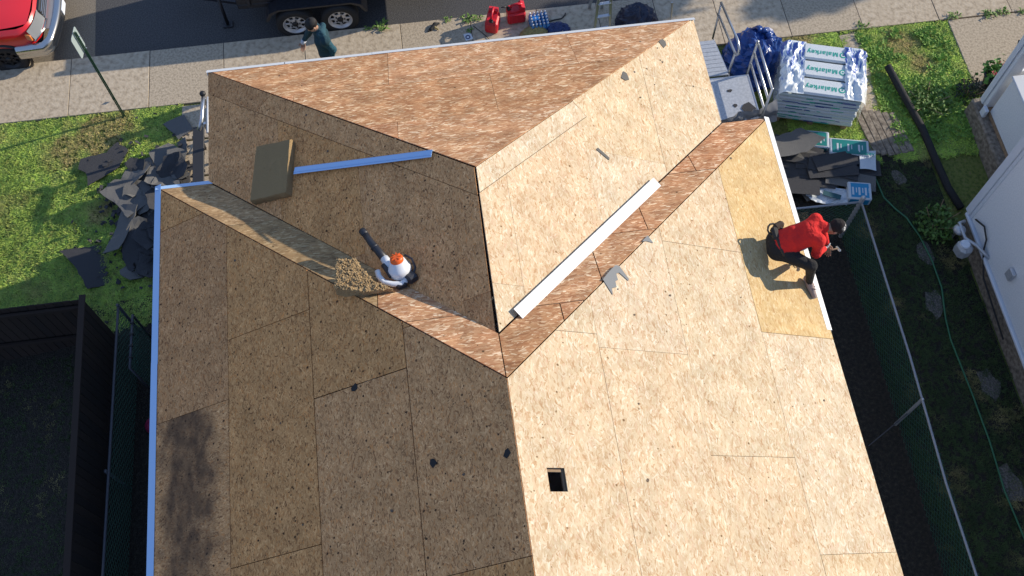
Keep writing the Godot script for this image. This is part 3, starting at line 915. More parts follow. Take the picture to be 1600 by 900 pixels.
func vehicles() -> void:
	# dump trailer, dark, twin axles
	var t: Node3D = thing("utility_trailer", "dark twin axle dump trailer parked along the kerb behind the man", "trailer")
	var dark := mottled([[0.2, Color(0.012, 0.013, 0.017)], [0.9, Color(0.03, 0.03, 0.036)]], 0.03, 1.0, 0.45, 0.1)
	for x in [-2.46, -1.58]:
		add_wheel(t, Vector3(x, 0.27, -13.8), 0.37, 0.24, M.trailer_rim if M.has("trailer_rim") else mat(Color(0.55, 0.55, 0.56), 0.35, 0.5))
		add_wheel(t, Vector3(x, 0.27, -15.75), 0.37, 0.24, M.galv)
	slab("floor", -3.5, 0.75, -15.5, -14.02, 0.5, 0.62, dark, t, 0.01)
	for z in [-15.5, -14.08]:
		slab("side_panel", -3.5, 0.75, z, z + 0.06, 0.62, 1.5, dark, t, 0.008)
		slab("top_rail", -3.54, 0.79, z - 0.02, z + 0.08, 1.5, 1.58, dark, t, 0.012)
		var x := -3.3
		while x < 0.7:
			slab("stake", x, x + 0.07, z + 0.062 if z > -15 else z - 0.05, z + 0.11 if z > -15 else z - 0.002, 0.62, 1.5, dark, t, 0.006)
			x += 0.57
	slab("front_panel", -3.52, -3.46, -15.44, -14.08, 0.62, 1.5, dark, t, 0.008)
	slab("tailgate", 0.7, 0.76, -15.44, -14.08, 0.62, 1.45, dark, t, 0.008)
	var fend := G.new()
	var pf := PackedVector2Array([Vector2(-3.0, 0.42), Vector2(-2.9, 0.62), Vector2(-2.72, 0.7), Vector2(-1.3, 0.7), Vector2(-1.12, 0.62), Vector2(-1.02, 0.42), Vector2(-1.08, 0.42), Vector2(-1.17, 0.58), Vector2(-1.32, 0.66), Vector2(-2.7, 0.66), Vector2(-2.85, 0.58), Vector2(-2.94, 0.42)])
	fend.prism(pf, -14.0, -13.72, Transform3D())
	obj("fender", fend, dark, t)
	var tong := G.new()
	tong.bar(Vector3(-3.5, 0.42, -15.2), Vector3(-4.9, 0.4, -14.8), 0.1, 0.06)
	tong.bar(Vector3(-3.5, 0.42, -14.3), Vector3(-4.9, 0.4, -14.74), 0.1, 0.06)
	obj("tongue", tong, dark, t)
	obj("jack", G.new().smooth(1).tube([Vector3(-3.85, -0.05, -14.2), Vector3(-3.85, 0.85, -14.2)], 0.035, 8), dark, t)
	obj("jack_foot", G.new().box(Vector3(-3.85, -0.07, -14.2), Vector3(0.2, 0.03, 0.16), Basis(), 0.006), dark, t)

	# red pickup, front right corner in view
	var p: Node3D = thing("red_pickup", "red pickup truck with a chrome bumper at the top left corner", "pickup truck")
	var red := mat(Color(0.62, 0.012, 0.016), 0.3)
	red.clearcoat_enabled = true
	red.clearcoat = 0.8
	red.clearcoat_roughness = 0.06
	# plan of the nose, mirrored about z = -14.58
	var half := [Vector2(-12.4, 1.0), Vector2(-8.55, 1.02), Vector2(-7.5, 1.0), Vector2(-7.33, 0.94), Vector2(-7.22, 0.78), Vector2(-7.16, 0.5)]
	var plan := PackedVector2Array()
	for q in half: plan.append(Vector2(q.x, 14.58 - q.y))
	for k in range(half.size() - 1, -1, -1): plan.append(Vector2(half[k].x, 14.58 + half[k].y))
	var flat := Transform3D(Basis(Vector3.RIGHT, Vector3(0, 0, -1), Vector3.UP), Vector3.ZERO)
	var layers := [[0.58, 0.0], [0.72, 0.012], [0.86, 0.0], [0.95, -0.035], [1.0, -0.085]]
	var bodyg := G.new().smooth(1)
	var ringpts := func(y: float, ins: float) -> Array:
		var pl := Geometry2D.offset_polygon(plan, ins, Geometry2D.JOIN_MITER)[0] if absf(ins) > 0.001 else plan
		var out := []
		for q in pl: out.append(Vector3(q.x, y, -q.y))
		return out
	for k in layers.size() - 1:
		var r0: Array = ringpts.call(layers[k][0], layers[k][1])
		var r1: Array = ringpts.call(layers[k + 1][0], layers[k + 1][1])
		if r0.size() != r1.size(): continue
		# match starts
		var bi := 0
		for i in r1.size():
			if r1[i].distance_to(r0[0]) < r1[bi].distance_to(r0[0]): bi = i
		for i in r0.size():
			var j := (i + 1) % r0.size()
			bodyg.quad(r0[i], r0[j], r1[(j + bi) % r1.size()], r1[(i + bi) % r1.size()])
	obj("body", bodyg, red, p)
	var hood := G.new().smooth(1)
	hood.grid(16, 16, func(u, w):
		var x: float = lerp(-9.2, -7.27, u)
		var zz: float = lerp(0.9, -0.9, w) * (1.0 - 0.10 * pow(u, 6))
		var y: float = 1.0 + 0.10 * (1 - pow(absf(w * 2 - 1), 4)) * (1 - pow(u, 5)) + 0.02 * smoothstep(0.55, 0.62, absf(w * 2 - 1)) * (1 - u)
		return Vector3(x - 0.06 * pow(absf(w * 2 - 1), 3) * u, y, -14.58 + zz))
	obj("hood", hood, red, p)
	slab("grille", -7.26, -7.13, -15.05, -14.11, 0.66, 0.95, M.black, p, 0.02)
	for k in 4: slab("grille_bar", -7.14, -7.11, -15.03, -14.13, 0.69 + k * 0.065, 0.715 + k * 0.065, M.chrome, p, 0.006)
	for sd in [1.0, -1.0]:
		var hl := G.new().smooth(1)
		hl.grid(8, 4, func(u, w):
			var a: float = lerp(0.46, 0.97, u)
			var x: float = -7.12 - 0.16 * pow((a - 0.4) / 0.6, 2.4)
			return Vector3(x - 0.06 * w, lerp(0.72, 0.97, w), -14.58 + sd * a) if sd < 0 else Vector3(x - 0.06 * w, lerp(0.72, 0.97, w), -14.58 + lerp(0.97, 0.46, u)) - Vector3(0.16 * (pow((lerp(0.97, 0.46, u) - 0.4) / 0.6, 2.4) - pow((a - 0.4) / 0.6, 2.4)), 0, 0))
		var lens := mat(Color(0.4, 0.42, 0.44), 0.08, 0.5)
		var ho := obj("headlight", hl, lens, p)
		obj("bezel", G.new().smooth(1).tube([Vector3(-7.1, 0.7, -14.58 + sd * 0.46), Vector3(-7.13, 0.7, -14.58 + sd * 0.7), Vector3(-7.28, 0.7, -14.58 + sd * 0.98)], 0.022, 6), M.chrome, ho)
		obj("marker_lamp", G.new().box(Vector3(-7.34, 0.82, -14.58 + sd * 0.985), Vector3(0.12, 0.14, 0.04), Basis(Vector3.UP, -sd * 0.45), 0.01), mat(Color(0.7, 0.22, 0.05), 0.25), ho)
	# bumper: a curved band swept round the nose
	var path := []
	for k in 25:
		var a: float = lerp(-1.0, 1.0, k / 24.0)
		var zz := a * 1.04
		var x := -6.93 - 0.14 * pow(absf(a), 2.2)
		if absf(a) > 0.86: x -= 1.5 * pow(absf(a) - 0.86, 1.35)
		path.append(Vector3(x, 0, -14.58 + zz))
	path.push_front(Vector3(-7.68, 0, -15.63)); path.append(Vector3(-7.68, 0, -13.53))
	var prof := [Vector2(-0.07, 0.64), Vector2(0.0, 0.63), Vector2(0.035, 0.58), Vector2(0.04, 0.5), Vector2(0.015, 0.46), Vector2(0.03, 0.43), Vector2(0.02, 0.34), Vector2(-0.05, 0.3)]
	var bp := G.new().smooth(1)
	for k in path.size() - 1:
		for j in prof.size() - 1:
			var nrm := func(i: int) -> Vector3:
				var d: Vector3 = (path[mini(i + 1, path.size() - 1)] - path[maxi(i - 1, 0)]).normalized()
				return Vector3(d.z, 0, -d.x)
			var n0: Vector3 = nrm.call(k)
			var n1: Vector3 = nrm.call(k + 1)
			var q := func(i: int, nn: Vector3, m: Vector2) -> Vector3: return path[i] + nn * m.x + Vector3(0, m.y, 0)
			bp.quad(q.call(k, n0, prof[j]), q.call(k, n0, prof[j + 1]), q.call(k + 1, n1, prof[j + 1]), q.call(k + 1, n1, prof[j]))
	obj("bumper", bp, M.chrome, p)
	slab("bumper_top", -7.3, -6.98, -15.2, -13.95, 0.61, 0.628, M.galv, p, 0.004)
	slab("number_plate", -6.895, -6.88, -14.72, -14.42, 0.42, 0.57, M.white_dull, p, 0.004)
	# rest of the truck, off the frame
	slab("underbody", -12.3, -7.3, -15.45, -13.72, 0.3, 0.6, M.black, p, 0.02)
	var cab := G.new()
	cab.prism(PackedVector2Array([Vector2(-9.15, 1.0), Vector2(-9.75, 1.62), Vector2(-10.75, 1.64), Vector2(-10.95, 1.0)]), -15.42, -13.74, Transform3D())
	obj("cab", cab, red, p)
	obj("windscreen", G.new().bar(Vector3(-9.2, 1.05, -14.58), Vector3(-9.7, 1.58, -14.58), 1.5, 0.02), M.glass, p)
	for z in [-13.67, -15.49]:
		for x in [-7.95, -11.3]:
			if z > -14: add_wheel(p, Vector3(x, 0.28, z), 0.37, 0.24, M.black)
			else: add_wheel(p, Vector3(x, 0.28, z), 0.37, 0.24, M.galv)
	for x in [-7.95, -11.3]:
		obj("wheel_arch", G.new().smooth(1).lathe([Vector2(0.40, -0.03), Vector2(0.45, 0.0), Vector2(0.40, 0.03)], Transform3D(Basis(Vector3.RIGHT, Vector3(0, 0, 1), Vector3(0, -1, 0)), Vector3(x, 0.3, -13.565)), 24), M.black, p)

func text(s: String, size: float, depth: float) -> TextMesh:
	var t := TextMesh.new()
	var f := SystemFont.new()
	f.font_names = PackedStringArray(["Droid Sans"])
	f.font_weight = 700
	t.font = f
	t.text = s
	t.font_size = 48
	t.pixel_size = size / 36.0
	t.depth = depth
	t.curve_step = 2.0
	return t

func gas_can(turn: float, at: Vector3, label: String) -> Node3D:
	var c: Node3D = thing("gas_can", label, "fuel can", at, turn, "red fuel cans on the pavement")
	var red := mat(Color(0.55, 0.012, 0.025), 0.38)
	var g := G.new()
	g.box(Vector3(0, 0.14, 0), Vector3(0.36, 0.28, 0.25), Basis(), 0.03)
	obj("body", g, red, c)
	var top := G.new()
	for w in [-1, 1]: pass
	top.prism(PackedVector2Array([Vector2(-0.17, 0.27), Vector2(0.17, 0.27), Vector2(0.17, 0.4), Vector2(0.1, 0.43), Vector2(0.06, 0.4), Vector2(0.06, 0.34), Vector2(-0.05, 0.31), Vector2(-0.13, 0.33)]), -0.09, 0.09, Transform3D())
	obj("shoulder", top, red, c)
	obj("handle", G.new().smooth(1).tube([Vector3(0.12, 0.42, 0), Vector3(0.02, 0.44, 0), Vector3(-0.08, 0.42, 0), Vector3(-0.12, 0.34, 0)], 0.024, 8), red, c)
	obj("cap", G.new().smooth(1).lathe([Vector2(0.04, 0), Vector2(0.04, 0.05), Vector2(0, 0.055)], Transform3D(Basis(Vector3.FORWARD, 0.5), Vector3(-0.15, 0.31, 0)), 12), M.black, c)
	obj("spout", G.new().smooth(1).tube([Vector3(-0.15, 0.33, 0), Vector3(-0.19, 0.42, 0.0), Vector3(-0.23, 0.46, 0.05), Vector3(-0.3, 0.47, 0.06)], 0.02, 8, 0.012), M.black, c)
	for k in 3: obj("rib", G.new().box(Vector3(0.1 - k * 0.1, 0.14, 0.126), Vector3(0.015, 0.2, 0.008), Basis(), 0.003), red, c)
	return c

func lump(c: Vector3, rad: Vector3, fr_: float, amp: float, seed_: int, n := 24, facets := false) -> G:
	var f := FastNoiseLite.new()
	f.seed = seed_; f.frequency = fr_; f.fractal_octaves = 4; f.fractal_type = FastNoiseLite.FRACTAL_RIDGED
	var g := G.new().smooth(-1 if facets else 1)
	g.grid(n * 2, n, func(u, w):
		var th: float = (1 - w) * PI * 0.56
		var ph: float = u * TAU
		var d := Vector3(sin(th) * cos(ph), cos(th), -sin(th) * sin(ph))
		var e: float = 0.0 if u > 0.999 else u
		var q := Vector3(sin(th) * cos(e * TAU), cos(th), -sin(th) * sin(e * TAU))
		return c + d * rad * (1 + amp * f.get_noise_3dv(q)) + Vector3(0, 0.0, 0))
	return g

func street_things() -> void:
	# parking sign, seen from behind
	var s: Node3D = thing("street_sign", "small street sign on a leaning green post in the left lawn", "sign", Vector3(-5.8, 0, -12.16))
	var post := G.new()
	for x in [-0.016, 0.016]: post.bar(Vector3(x, -0.2, 0.008), Vector3(x, 2.42, 0.008), 0.005, 0.022)
	post.bar(Vector3(0, -0.2, -0.012), Vector3(0, 2.42, -0.006), 0.032, 0.006)
	obj("post", post, M.green_paint, s)
	var plate := Geometry2D.offset_polygon(rect(-0.13, 0.13, -0.22, 0.22), 0.03, Geometry2D.JOIN_ROUND)[0]
	var pb := Basis(Vector3(-0.12, 0, 0.99).normalized(), Vector3.UP, Vector3(-0.12, 0, 0.99).normalized().cross(Vector3.UP))
	obj("plate", G.new().prism(plate, -0.002, 0.002, Transform3D(pb, Vector3(-0.045, 2.15, 0.0))), mat(Color(0.42, 0.5, 0.5), 0.4, 0.3), s)
	for y in [2.0, 2.3]: obj("bolt", G.new().box(Vector3(0.0, y, 0.0), Vector3(0.09, 0.02, 0.02), Basis(), 0.004), M.steel, s)
	# fuel cans, water, sacks
	gas_can(1.25, Vector3(1.38, 0.03, -13.33), "red fuel can with a black spout, left of the two on the pavement")
	gas_can(0.05, Vector3(1.86, 0.03, -13.46), "red fuel can set broadside, right of the two, beside the water bottles")
	var w: Node3D = thing("water_pack", "shrink wrapped pack of blue water bottles on the pavement", "bottle pack", Vector3(2.29, 0.03, -13.24), 0.06)
	var bottle := G.new().smooth(1)
	bottle.lathe([Vector2(0, 0), Vector2(0.033, 0), Vector2(0.035, 0.015), Vector2(0.031, 0.07), Vector2(0.035, 0.1), Vector2(0.034, 0.15), Vector2(0.014, 0.2), Vector2(0.014, 0.215)], Transform3D(), 10)
	var bm := bottle.done()
	var cap := G.new().smooth(1).lathe([Vector2(0.017, 0.21), Vector2(0.017, 0.232), Vector2(0, 0.233)], Transform3D(), 8).done()
	var blue := mat(Color(0.12, 0.33, 0.62), 0.15)
	for i in 5:
		for k in 5:
			var b := obj("bottle", bm, blue, w)
			b.position = Vector3(-0.15 + i * 0.075, rng.randf_range(0, 0.006), -0.15 + k * 0.075)
			obj("bottle_cap", cap, mat(Color(0.75, 0.8, 0.85), 0.4) if i + k == 0 else M.white, b)
	obj("label_band", G.new().box(Vector3(0.0, 0.09, 0.19), Vector3(0.38, 0.1, 0.002)), mat(Color(0.05, 0.2, 0.6), 0.3), w)
	obj("label_band", G.new().box(Vector3(0.19, 0.09, 0.0), Vector3(0.002, 0.1, 0.38)), mat(Color(0.05, 0.2, 0.6), 0.3), w)
	obj("print_patch", G.new().box(Vector3(-0.06, 0.206, -0.03), Vector3(0.13, 0.002, 0.12)), mat(Color(0.03, 0.3, 0.75), 0.3), w)
	tag(obj("sack", lump(Vector3(2.17, 0.03, -12.98), Vector3(0.27, 0.16, 0.2), 2.2, 0.25, 4), mottled([[0.2, Color(0.2, 0.15, 0.05)], [0.8, Color(0.4, 0.32, 0.13)]], 0.1, 3.0)), "yellow brown sack slumped at the edge of the front eaves", "sack")
	tag(obj("tarp_roll", lump(Vector3(2.62, 0.03, -13.03), Vector3(0.24, 0.16, 0.17), 1.8, 0.3, 6), mat(Color(0.012, 0.03, 0.12), 0.35)), "dark blue crumpled bag next to the water bottles", "bag")
	tag(obj("rubbish_bag", lump(Vector3(4.2, 0.03, -13.0), Vector3(0.38, 0.42, 0.34), 1.8, 0.22, 9), mat(Color(0.012, 0.016, 0.04), 0.35)), "black plastic bag standing on the pavement behind the front eaves", "bag")
	tag(obj("cord", G.new().smooth(1).tube([Vector3(2.5, 0.045, -13.3), Vector3(2.62, 0.045, -13.33), Vector3(2.76, 0.045, -13.34), Vector3(2.84, 0.045, -13.42), Vector3(2.86, 0.045, -13.47)], 0.013, 6), M.black), "short black cord lying right of the water bottles", "cord")
	tag(obj("cord", G.new().smooth(1).tube([Vector3(1.0, 0.04, -13.4), Vector3(1.16, 0.04, -13.2), Vector3(1.3, 0.04, -12.98), Vector3(1.36, 0.04, -12.8)], 0.007, 5), M.black), "thin dark cord crossing the pavement by the fuel cans", "cord")
	var gl := G.new()
	gl.col = Color(0.02, 0.02, 0.02)
	gl.skin([[Vector3(0.16, 0.05, -13.42), Vector3(0.25, 0.06, -13.52), 0.035, 0.045, Color(0.02, 0.02, 0.022)], [Vector3(0.25, 0.06, -13.52), Vector3(0.33, 0.06, -13.54), 0.04, 0.02, Color(0.02, 0.02, 0.022)], [Vector3(0.24, 0.06, -13.45), Vector3(0.3, 0.05, -13.4), 0.02, 0.016, Color(0.3, 0.24, 0.1)], [Vector3(0.16, 0.05, -13.44), Vector3(0.1, 0.045, -13.38), 0.02, 0.016, Color(0.02, 0.02, 0.022)]], 0.012, 0.02)
	tag(obj("work_glove", gl, M.vc), "black and tan work glove dropped near the kerb", "glove")
	var tg: Node3D = thing("paper_tag", "white paper scrap with a dark mark on the pavement", "paper", Vector3(0.87, 0.034, -13.15), 0.2)
	obj("paper", G.new().box(Vector3.ZERO, Vector3(0.15, 0.004, 0.17)), M.white, tg)
	obj("mark", G.new().lathe([Vector2(0.03, 0), Vector2(0.03, 0.003), Vector2(0.05, 0.003), Vector2(0.05, 0)], Transform3D(Basis(), Vector3(-0.01, 0.003, 0.01)), 14), mat(Color(0.02, 0.03, 0.12)), tg)
	# extension ladder against the front eaves
	var l: Node3D = thing("ladder", "aluminium step ladder standing on the pavement behind the front eaves", "ladder")
	var top := Vector3(3.47, 2.3, -13.0)
	for q in [Vector3(3.3, 0.03, -12.75), Vector3(3.62, 0.03, -12.78), Vector3(3.36, 0.03, -13.55), Vector3(3.6, 0.03, -13.5)]:
		obj("stile", G.new().bar(q, top + Vector3(signf(q.x - 3.47) * 0.07, 0, signf(-13.1 - q.z) * -0.05), 0.03, 0.06, 0.006), M.steel, l)
	for k in 6:
		var f := (k + 0.8) / 7.0
		obj("rung", G.new().bar(Vector3(3.3, 0.03, -12.75).lerp(top + Vector3(-0.07, 0, 0.05), f), Vector3(3.62, 0.03, -12.78).lerp(top + Vector3(0.07, 0, 0.05), f), 0.07, 0.02, 0.004), M.steel, l)
	obj("top_cap", G.new().box(top, Vector3(0.22, 0.05, 0.18), Basis(), 0.01), M.steel, l)
	tag(obj("stake", G.new().bar(Vector3(4.86, 0, -12.8), Vector3(4.8, 0.75, -12.85), 0.03, 0.03, 0.004), M.steel), "short metal stake by the right end of the front eaves", "stake")
	# weeds in the kerb joint
	for q in [[-0.8, -13.6, 0.13], [-1.08, -13.62, 0.06], [0.9, -13.6, 0.1], [1.08, -13.58, 0.08], [10.5, -12.32, 0.09], [11.2, -12.3, 0.1], [11.9, -12.28, 0.08], [8.65, -12.33, 0.09], [0.9, -13.3, 0.06], [1.9, -13.6, 0.07], [0.5, -13.62, 0.06], [11.5, -12.3, 0.09]]:
		var g := G.new()
		for k in 22:
			var a := rng.randf() * TAU
			var d := Vector3(cos(a), 0, sin(a))
			var L: float = q[2] * rng.randf_range(0.7, 1.6)
			var sd := Vector3(-d.z, 0, d.x) * L * 0.16
			var base := Vector3(rng.randfn() * q[2] * 0.5, 0, rng.randfn() * q[2] * 0.25)
			var m := base + d * L * 0.5 + Vector3(0, L * 0.5, 0)
			var e := base + d * L + Vector3(0, L * 0.35, 0)
			g.tri(base, m + sd, m - sd)
			g.tri(m - sd, m + sd, e)
		var o := obj("weed", g, mat(Color(0.13, 0.22, 0.04), 0.7))
		o.position = Vector3(q[0], 0.02, q[1])
		tag(o, "green weed growing in the pavement joint", "weed", "weeds in the pavement joints")

func ramp_and_pallet() -> void:
	var r: Node3D = thing("access_ramp", "aluminium access ramp with tube handrails at the right front corner", "ramp")
	var deck: Material = M.alu
	obj("landing", G.new().box(Vector3(5.02, 0.72, -10.5), Vector3(1.6, 0.05, 0.98), Basis(), 0.008), deck, r)
	obj("landing_edge", G.new().box(Vector3(5.02, 0.7, -10.97), Vector3(1.62, 0.1, 0.03), Basis(), 0.005), M.steel, r)
	obj("landing_edge", G.new().box(Vector3(5.835, 0.7, -10.5), Vector3(0.03, 0.1, 0.98), Basis(), 0.005), M.steel, r)
	var slope := Basis(Vector3.RIGHT, 0.30)
	for k in 9:
		var z := -11.1 - k * 0.115
		obj("tread", G.new().box(Vector3(5.0, 0.70 - k * 0.03, z), Vector3(0.98, 0.028, 0.109), Basis(Vector3.RIGHT, -0.24), 0.004), deck, r)
	for x in [4.5, 5.5]: obj("side_beam", G.new().bar(Vector3(x, 0.66, -11.02), Vector3(x, 0.38, -12.1), 0.03, 0.12, 0.004), M.steel, r)
	for q in [Vector3(5.8, 0, -10.05), Vector3(5.8, 0, -10.95), Vector3(4.5, 0, -10.95), Vector3(5.5, 0, -12.05)]: obj("leg", G.new().bar(Vector3(q.x, -0.02, q.z), Vector3(q.x, 0.68 if q.z > -11.5 else 0.4, q.z), 0.05, 0.05, 0.004), M.steel, r)
	# rails: a returning loop beside the slope, three straight rails beside the landing
	var loop := []
	for p in [[-12.25, 1.3], [-11.15, 1.56], [-11.0, 1.52], [-10.96, 1.42], [-11.02, 1.3], [-11.15, 1.25], [-12.25, 1.0]]: loop.append(Vector3(5.52, p[1], p[0]))
	obj("handrail", G.new().smooth(1).tube(loop, 0.024, 8), M.steel, r)
	obj("handrail_post", G.new().smooth(1).tube([Vector3(5.52, 0.6, -11.12), Vector3(5.52, 1.27, -11.1)], 0.024, 8), M.steel, r)
	obj("handrail_post", G.new().smooth(1).tube([Vector3(5.52, 0.35, -12.2), Vector3(5.52, 1.3, -12.24)], 0.02, 8), M.steel, r)
	for y in [1.62, 1.32, 1.02]: obj("handrail", G.new().smooth(1).tube([Vector3(5.84, y, -11.02), Vector3(5.84, y, -9.98)], 0.024, 8), M.steel, r)
	for z in [-11.02, -9.98]: obj("handrail_post", G.new().smooth(1).tube([Vector3(5.84, 0.05, z), Vector3(5.84, 1.645, z)], 0.024, 8), M.steel, r)
	var tp := G.new().smooth(1)
	var nz := FastNoiseLite.new(); nz.frequency = 1.4; nz.seed = 2
	tp.grid(24, 10, func(u, w):
		var x: float = lerp(5.05, 6.16, u)
		var y: float = 0.86 + 0.06 * u - 0.32 * w
		return Vector3(x, y, -9.98 + 0.03 * sin(w * 5) + 0.09 * nz.get_noise_2d(x * 2.5, y * 3) - 0.22 * u * (1 - w)))
	tag(obj("grey_tarp", tp, mat(Color(0.16, 0.165, 0.175), 0.45)), "grey plastic sheet hung across the near end of the ramp", "tarp")
	for k in 5:
		var o := obj("shingle_scrap", scrap(0.05 + 0.09 * float(k == 1), 40 + k, 0.004), M.shingle)
		o.position = [Vector3(5.42, 0.753, -10.66), Vector3(5.66, 0.757, -10.25), Vector3(5.45, 0.753, -10.33), Vector3(5.5, 0.753, -10.12), Vector3(5.72, 0.753, -10.1)][k]
		tag(o, "triangular black shingle scrap, biggest on the ramp landing" if k == 1 else "tiny black shingle scrap lying on the ramp landing", "shingle scrap", "scraps on the ramp landing")
	# blue tarpaulin heap
	var bt: Node3D = thing("blue_tarp", "crumpled blue tarpaulin heap between the ramp and the wrapped pallet", "tarp")
	var tm := mat(Color(0.013, 0.055, 0.23), 0.26)
	obj("sheet", lump(Vector3(6.28, 0.0, -11.72), Vector3(0.56, 0.66, 0.6), 1.5, 0.3, 21, 17, true), tm, bt)
	var rngl := RandomNumberGenerator.new(); rngl.seed = 3
	for k in 7:
		var a := rngl.randf_range(-0.6, 1.4)
		var c := Vector3(6.28, 0.45, -11.75)
		var pts := []
		for m in 8:
			var t := m / 7.0
			pts.append(c + Vector3(cos(a + t * 0.6) * (0.15 + t * 0.42), 0.28 - t * t * 0.62 + 0.03 * sin(t * 9 + k), -sin(a + t * 0.6) * (0.2 + t * 0.42)))
		obj("fold", G.new().smooth(1).tube(pts, 0.05, 6, 0.02), tm, bt)
	# wrapped pallet of shingles
	var rot := -deg_to_rad(17.2)
	var p: Node3D = thing("shingle_pallet", "full pallet of wrapped shingle bundles with clear film on the right lawn", "pallet", Vector3(7.16, 0, -10.76), rot)
	for x in [-0.62, 0.0, 0.62]: obj("runner", G.new().box(Vector3(x, 0.05, 0), Vector3(0.1, 0.1, 1.15), Basis(), 0.005), M.wood, p)
	for k in 6: obj("deck_board", G.new().box(Vector3(0, 0.11, -0.52 + k * 0.207), Vector3(1.46, 0.02, 0.12), Basis(), 0.004), M.wood, p)
	var wraps := [mottled([[0.2, Color(0.42, 0.47, 0.52)], [0.6, Color(0.6, 0.64, 0.67)], [0.9, Color(0.7, 0.73, 0.75)]], 0.05, 2.5, 0.4, 0.4, 31), mottled([[0.2, Color(0.33, 0.42, 0.44)], [0.6, Color(0.5, 0.57, 0.58)], [0.9, Color(0.65, 0.69, 0.7)]], 0.05, 2.5, 0.4, 0.4, 32)]
	var teal := mat(Color(0.025, 0.34, 0.26), 0.45)
	var navy := mat(Color(0.02, 0.05, 0.26), 0.4)
	for ly in 8:
		for c in 3:
			var y := 0.165 + ly * 0.092
			var z := -0.4 + c * 0.4
			var dx := rng.randf_range(-0.025, 0.025)
			var o := obj("bundle", G.new().box(Vector3(dx, y, z), Vector3(1.46, 0.084, 0.385), Basis(), 0.02), wraps[rng.randi() % 2], p)
			if c == 2:
				for m in 5:
					var L := rng.randf_range(0.06, 0.34)
					var px := rng.randf_range(-0.6, 0.6)
					obj("print", G.new().box(Vector3(px + dx, y + rng.randf_range(-0.025, 0.025), 0.594), Vector3(L, rng.randf_range(0.012, 0.03), 0.002)), navy if rng.randf() < 0.45 else teal, o)
	# printed tops: three bags, lettering upside down to the viewer
	var bag := mottled([[0.2, Color(0.55, 0.6, 0.62)], [0.8, Color(0.7, 0.73, 0.74)]], 0.04, 2.0, 0.35, 0.3, 35)
	for c in 3:
		var z := -0.4 + c * 0.4
		var o := obj("top_bag", G.new().box(Vector3(0.02, 0.905, z), Vector3(0.8, 0.07, 0.365), Basis(), 0.03), bag, p)
		var t := MeshInstance3D.new()
		t.name = named(o, "lettering")
		t.mesh = text("Malarkey", 0.095, 0.003)
		t.material_override = teal
		t.transform = Transform3D(Basis(Vector3(-1, 0, 0), Vector3(0, 0, -1) * -1.0, Vector3.UP), Vector3(-0.03, 0.943, z + 0.02))
		o.add_child(t, true)
		obj("emblem", G.new().lathe([Vector2(0.0, 0.003), Vector2(0.065, 0.003), Vector2(0.065, 0)], Transform3D(Basis(), Vector3(0.34, 0.941, z + 0.02)), 18), teal, o)
		obj("emblem_mark", G.new().lathe([Vector2(0.02, 0.004), Vector2(0.04, 0.004)], Transform3D(Basis(), Vector3(0.34, 0.9415, z + 0.02)), 16), M.white, o)
	# crumpled ends of the printed film, blue where the print shows
	var im := Image.create(256, 256, false, Image.FORMAT_RGB8)
	var n2 := FastNoiseLite.new(); n2.seed = 12; n2.frequency = 0.011; n2.fractal_octaves = 3; n2.fractal_type = FastNoiseLite.FRACTAL_RIDGED
	for yy in 256:
		for xx in 256:
			var k := n2.get_noise_2d(xx * 1.4, yy * 0.7)
			var white := smoothstep(0.3, 0.02, yy / 256.0 - 0.35 + 0.3 * n2.get_noise_2d(xx * 0.6 + 90, yy * 0.6))
			im.set_pixel(xx, yy, Color(0.22, 0.34, 0.66).lerp(Color(0.88, 0.9, 0.9), clampf(maxf(white, smoothstep(0.0, 0.5, k)), 0, 1)))
	var film := StandardMaterial3D.new()
	film.albedo_texture = ImageTexture.create_from_image(im)
	film.roughness = 0.22
	film.clearcoat_enabled = true
	film.clearcoat = 0.6
	for sd in [-1.0, 1.0]:
		var g := G.new().smooth(1)
		var nn := FastNoiseLite.new(); nn.seed = 40 + int(sd); nn.frequency = 1.5; nn.fractal_octaves = 3; nn.fractal_type = FastNoiseLite.FRACTAL_RIDGED
		g.grid(26, 50, func(u, w):
			var xx: float = lerp(0.36, 0.78, u) if sd > 0 else lerp(-0.78, -0.36, u)
			var zz: float = lerp(0.6, -0.6, w)
			var edge := maxf(0.0, (absf(xx) - 0.66) / 0.12)
			return Vector3(xx + 0.04 * nn.get_noise_2d(zz * 2, 5), 0.925 - 0.10 * edge * edge + 0.085 * nn.get_noise_2d(xx * 1.6, zz) * smoothstep(0.6, 0.5, absf(zz)), zz))
		obj("printed_film", g, film, p)
	# clear stretch film round the stack
	var cf := mat(Color(0.9, 0.93, 0.95), 0.12)
	cf.albedo_color.a = 0.16
	cf.transparency = BaseMaterial3D.TRANSPARENCY_ALPHA
	for sd in [-1.0, 1.0]:
		var g := G.new().smooth(1)
		var nn := FastNoiseLite.new(); nn.seed = 60 + int(sd); nn.frequency = 2.2; nn.fractal_octaves = 3
		g.grid(24, 20, func(u, w):
			var zz: float = lerp(0.6, -0.6, u) * sd
			return Vector3(sd * (0.77 + 0.035 * nn.get_noise_2d(zz, w) + 0.07 * (1 - w) * (1 - w)), lerp(0.1, 0.93, w), zz))
		obj("clear_film", g, cf, p)

# an irregular torn piece lying in its own xz plane
func scrap(r: float, seed_: int, thick: float, bend := 0.0, stretch := 1.0) -> G:
	var q := RandomNumberGenerator.new(); q.seed = seed_
	var poly := PackedVector2Array()
	var n := 5 + q.randi() % 3
	for k in n:
		var a := TAU * (k + q.randf_range(-0.25, 0.25)) / n
		poly.append(Vector2(cos(a) * stretch, sin(a)) * r * q.randf_range(0.65, 1.15))
	return patch(poly, thick, bend, seed_)

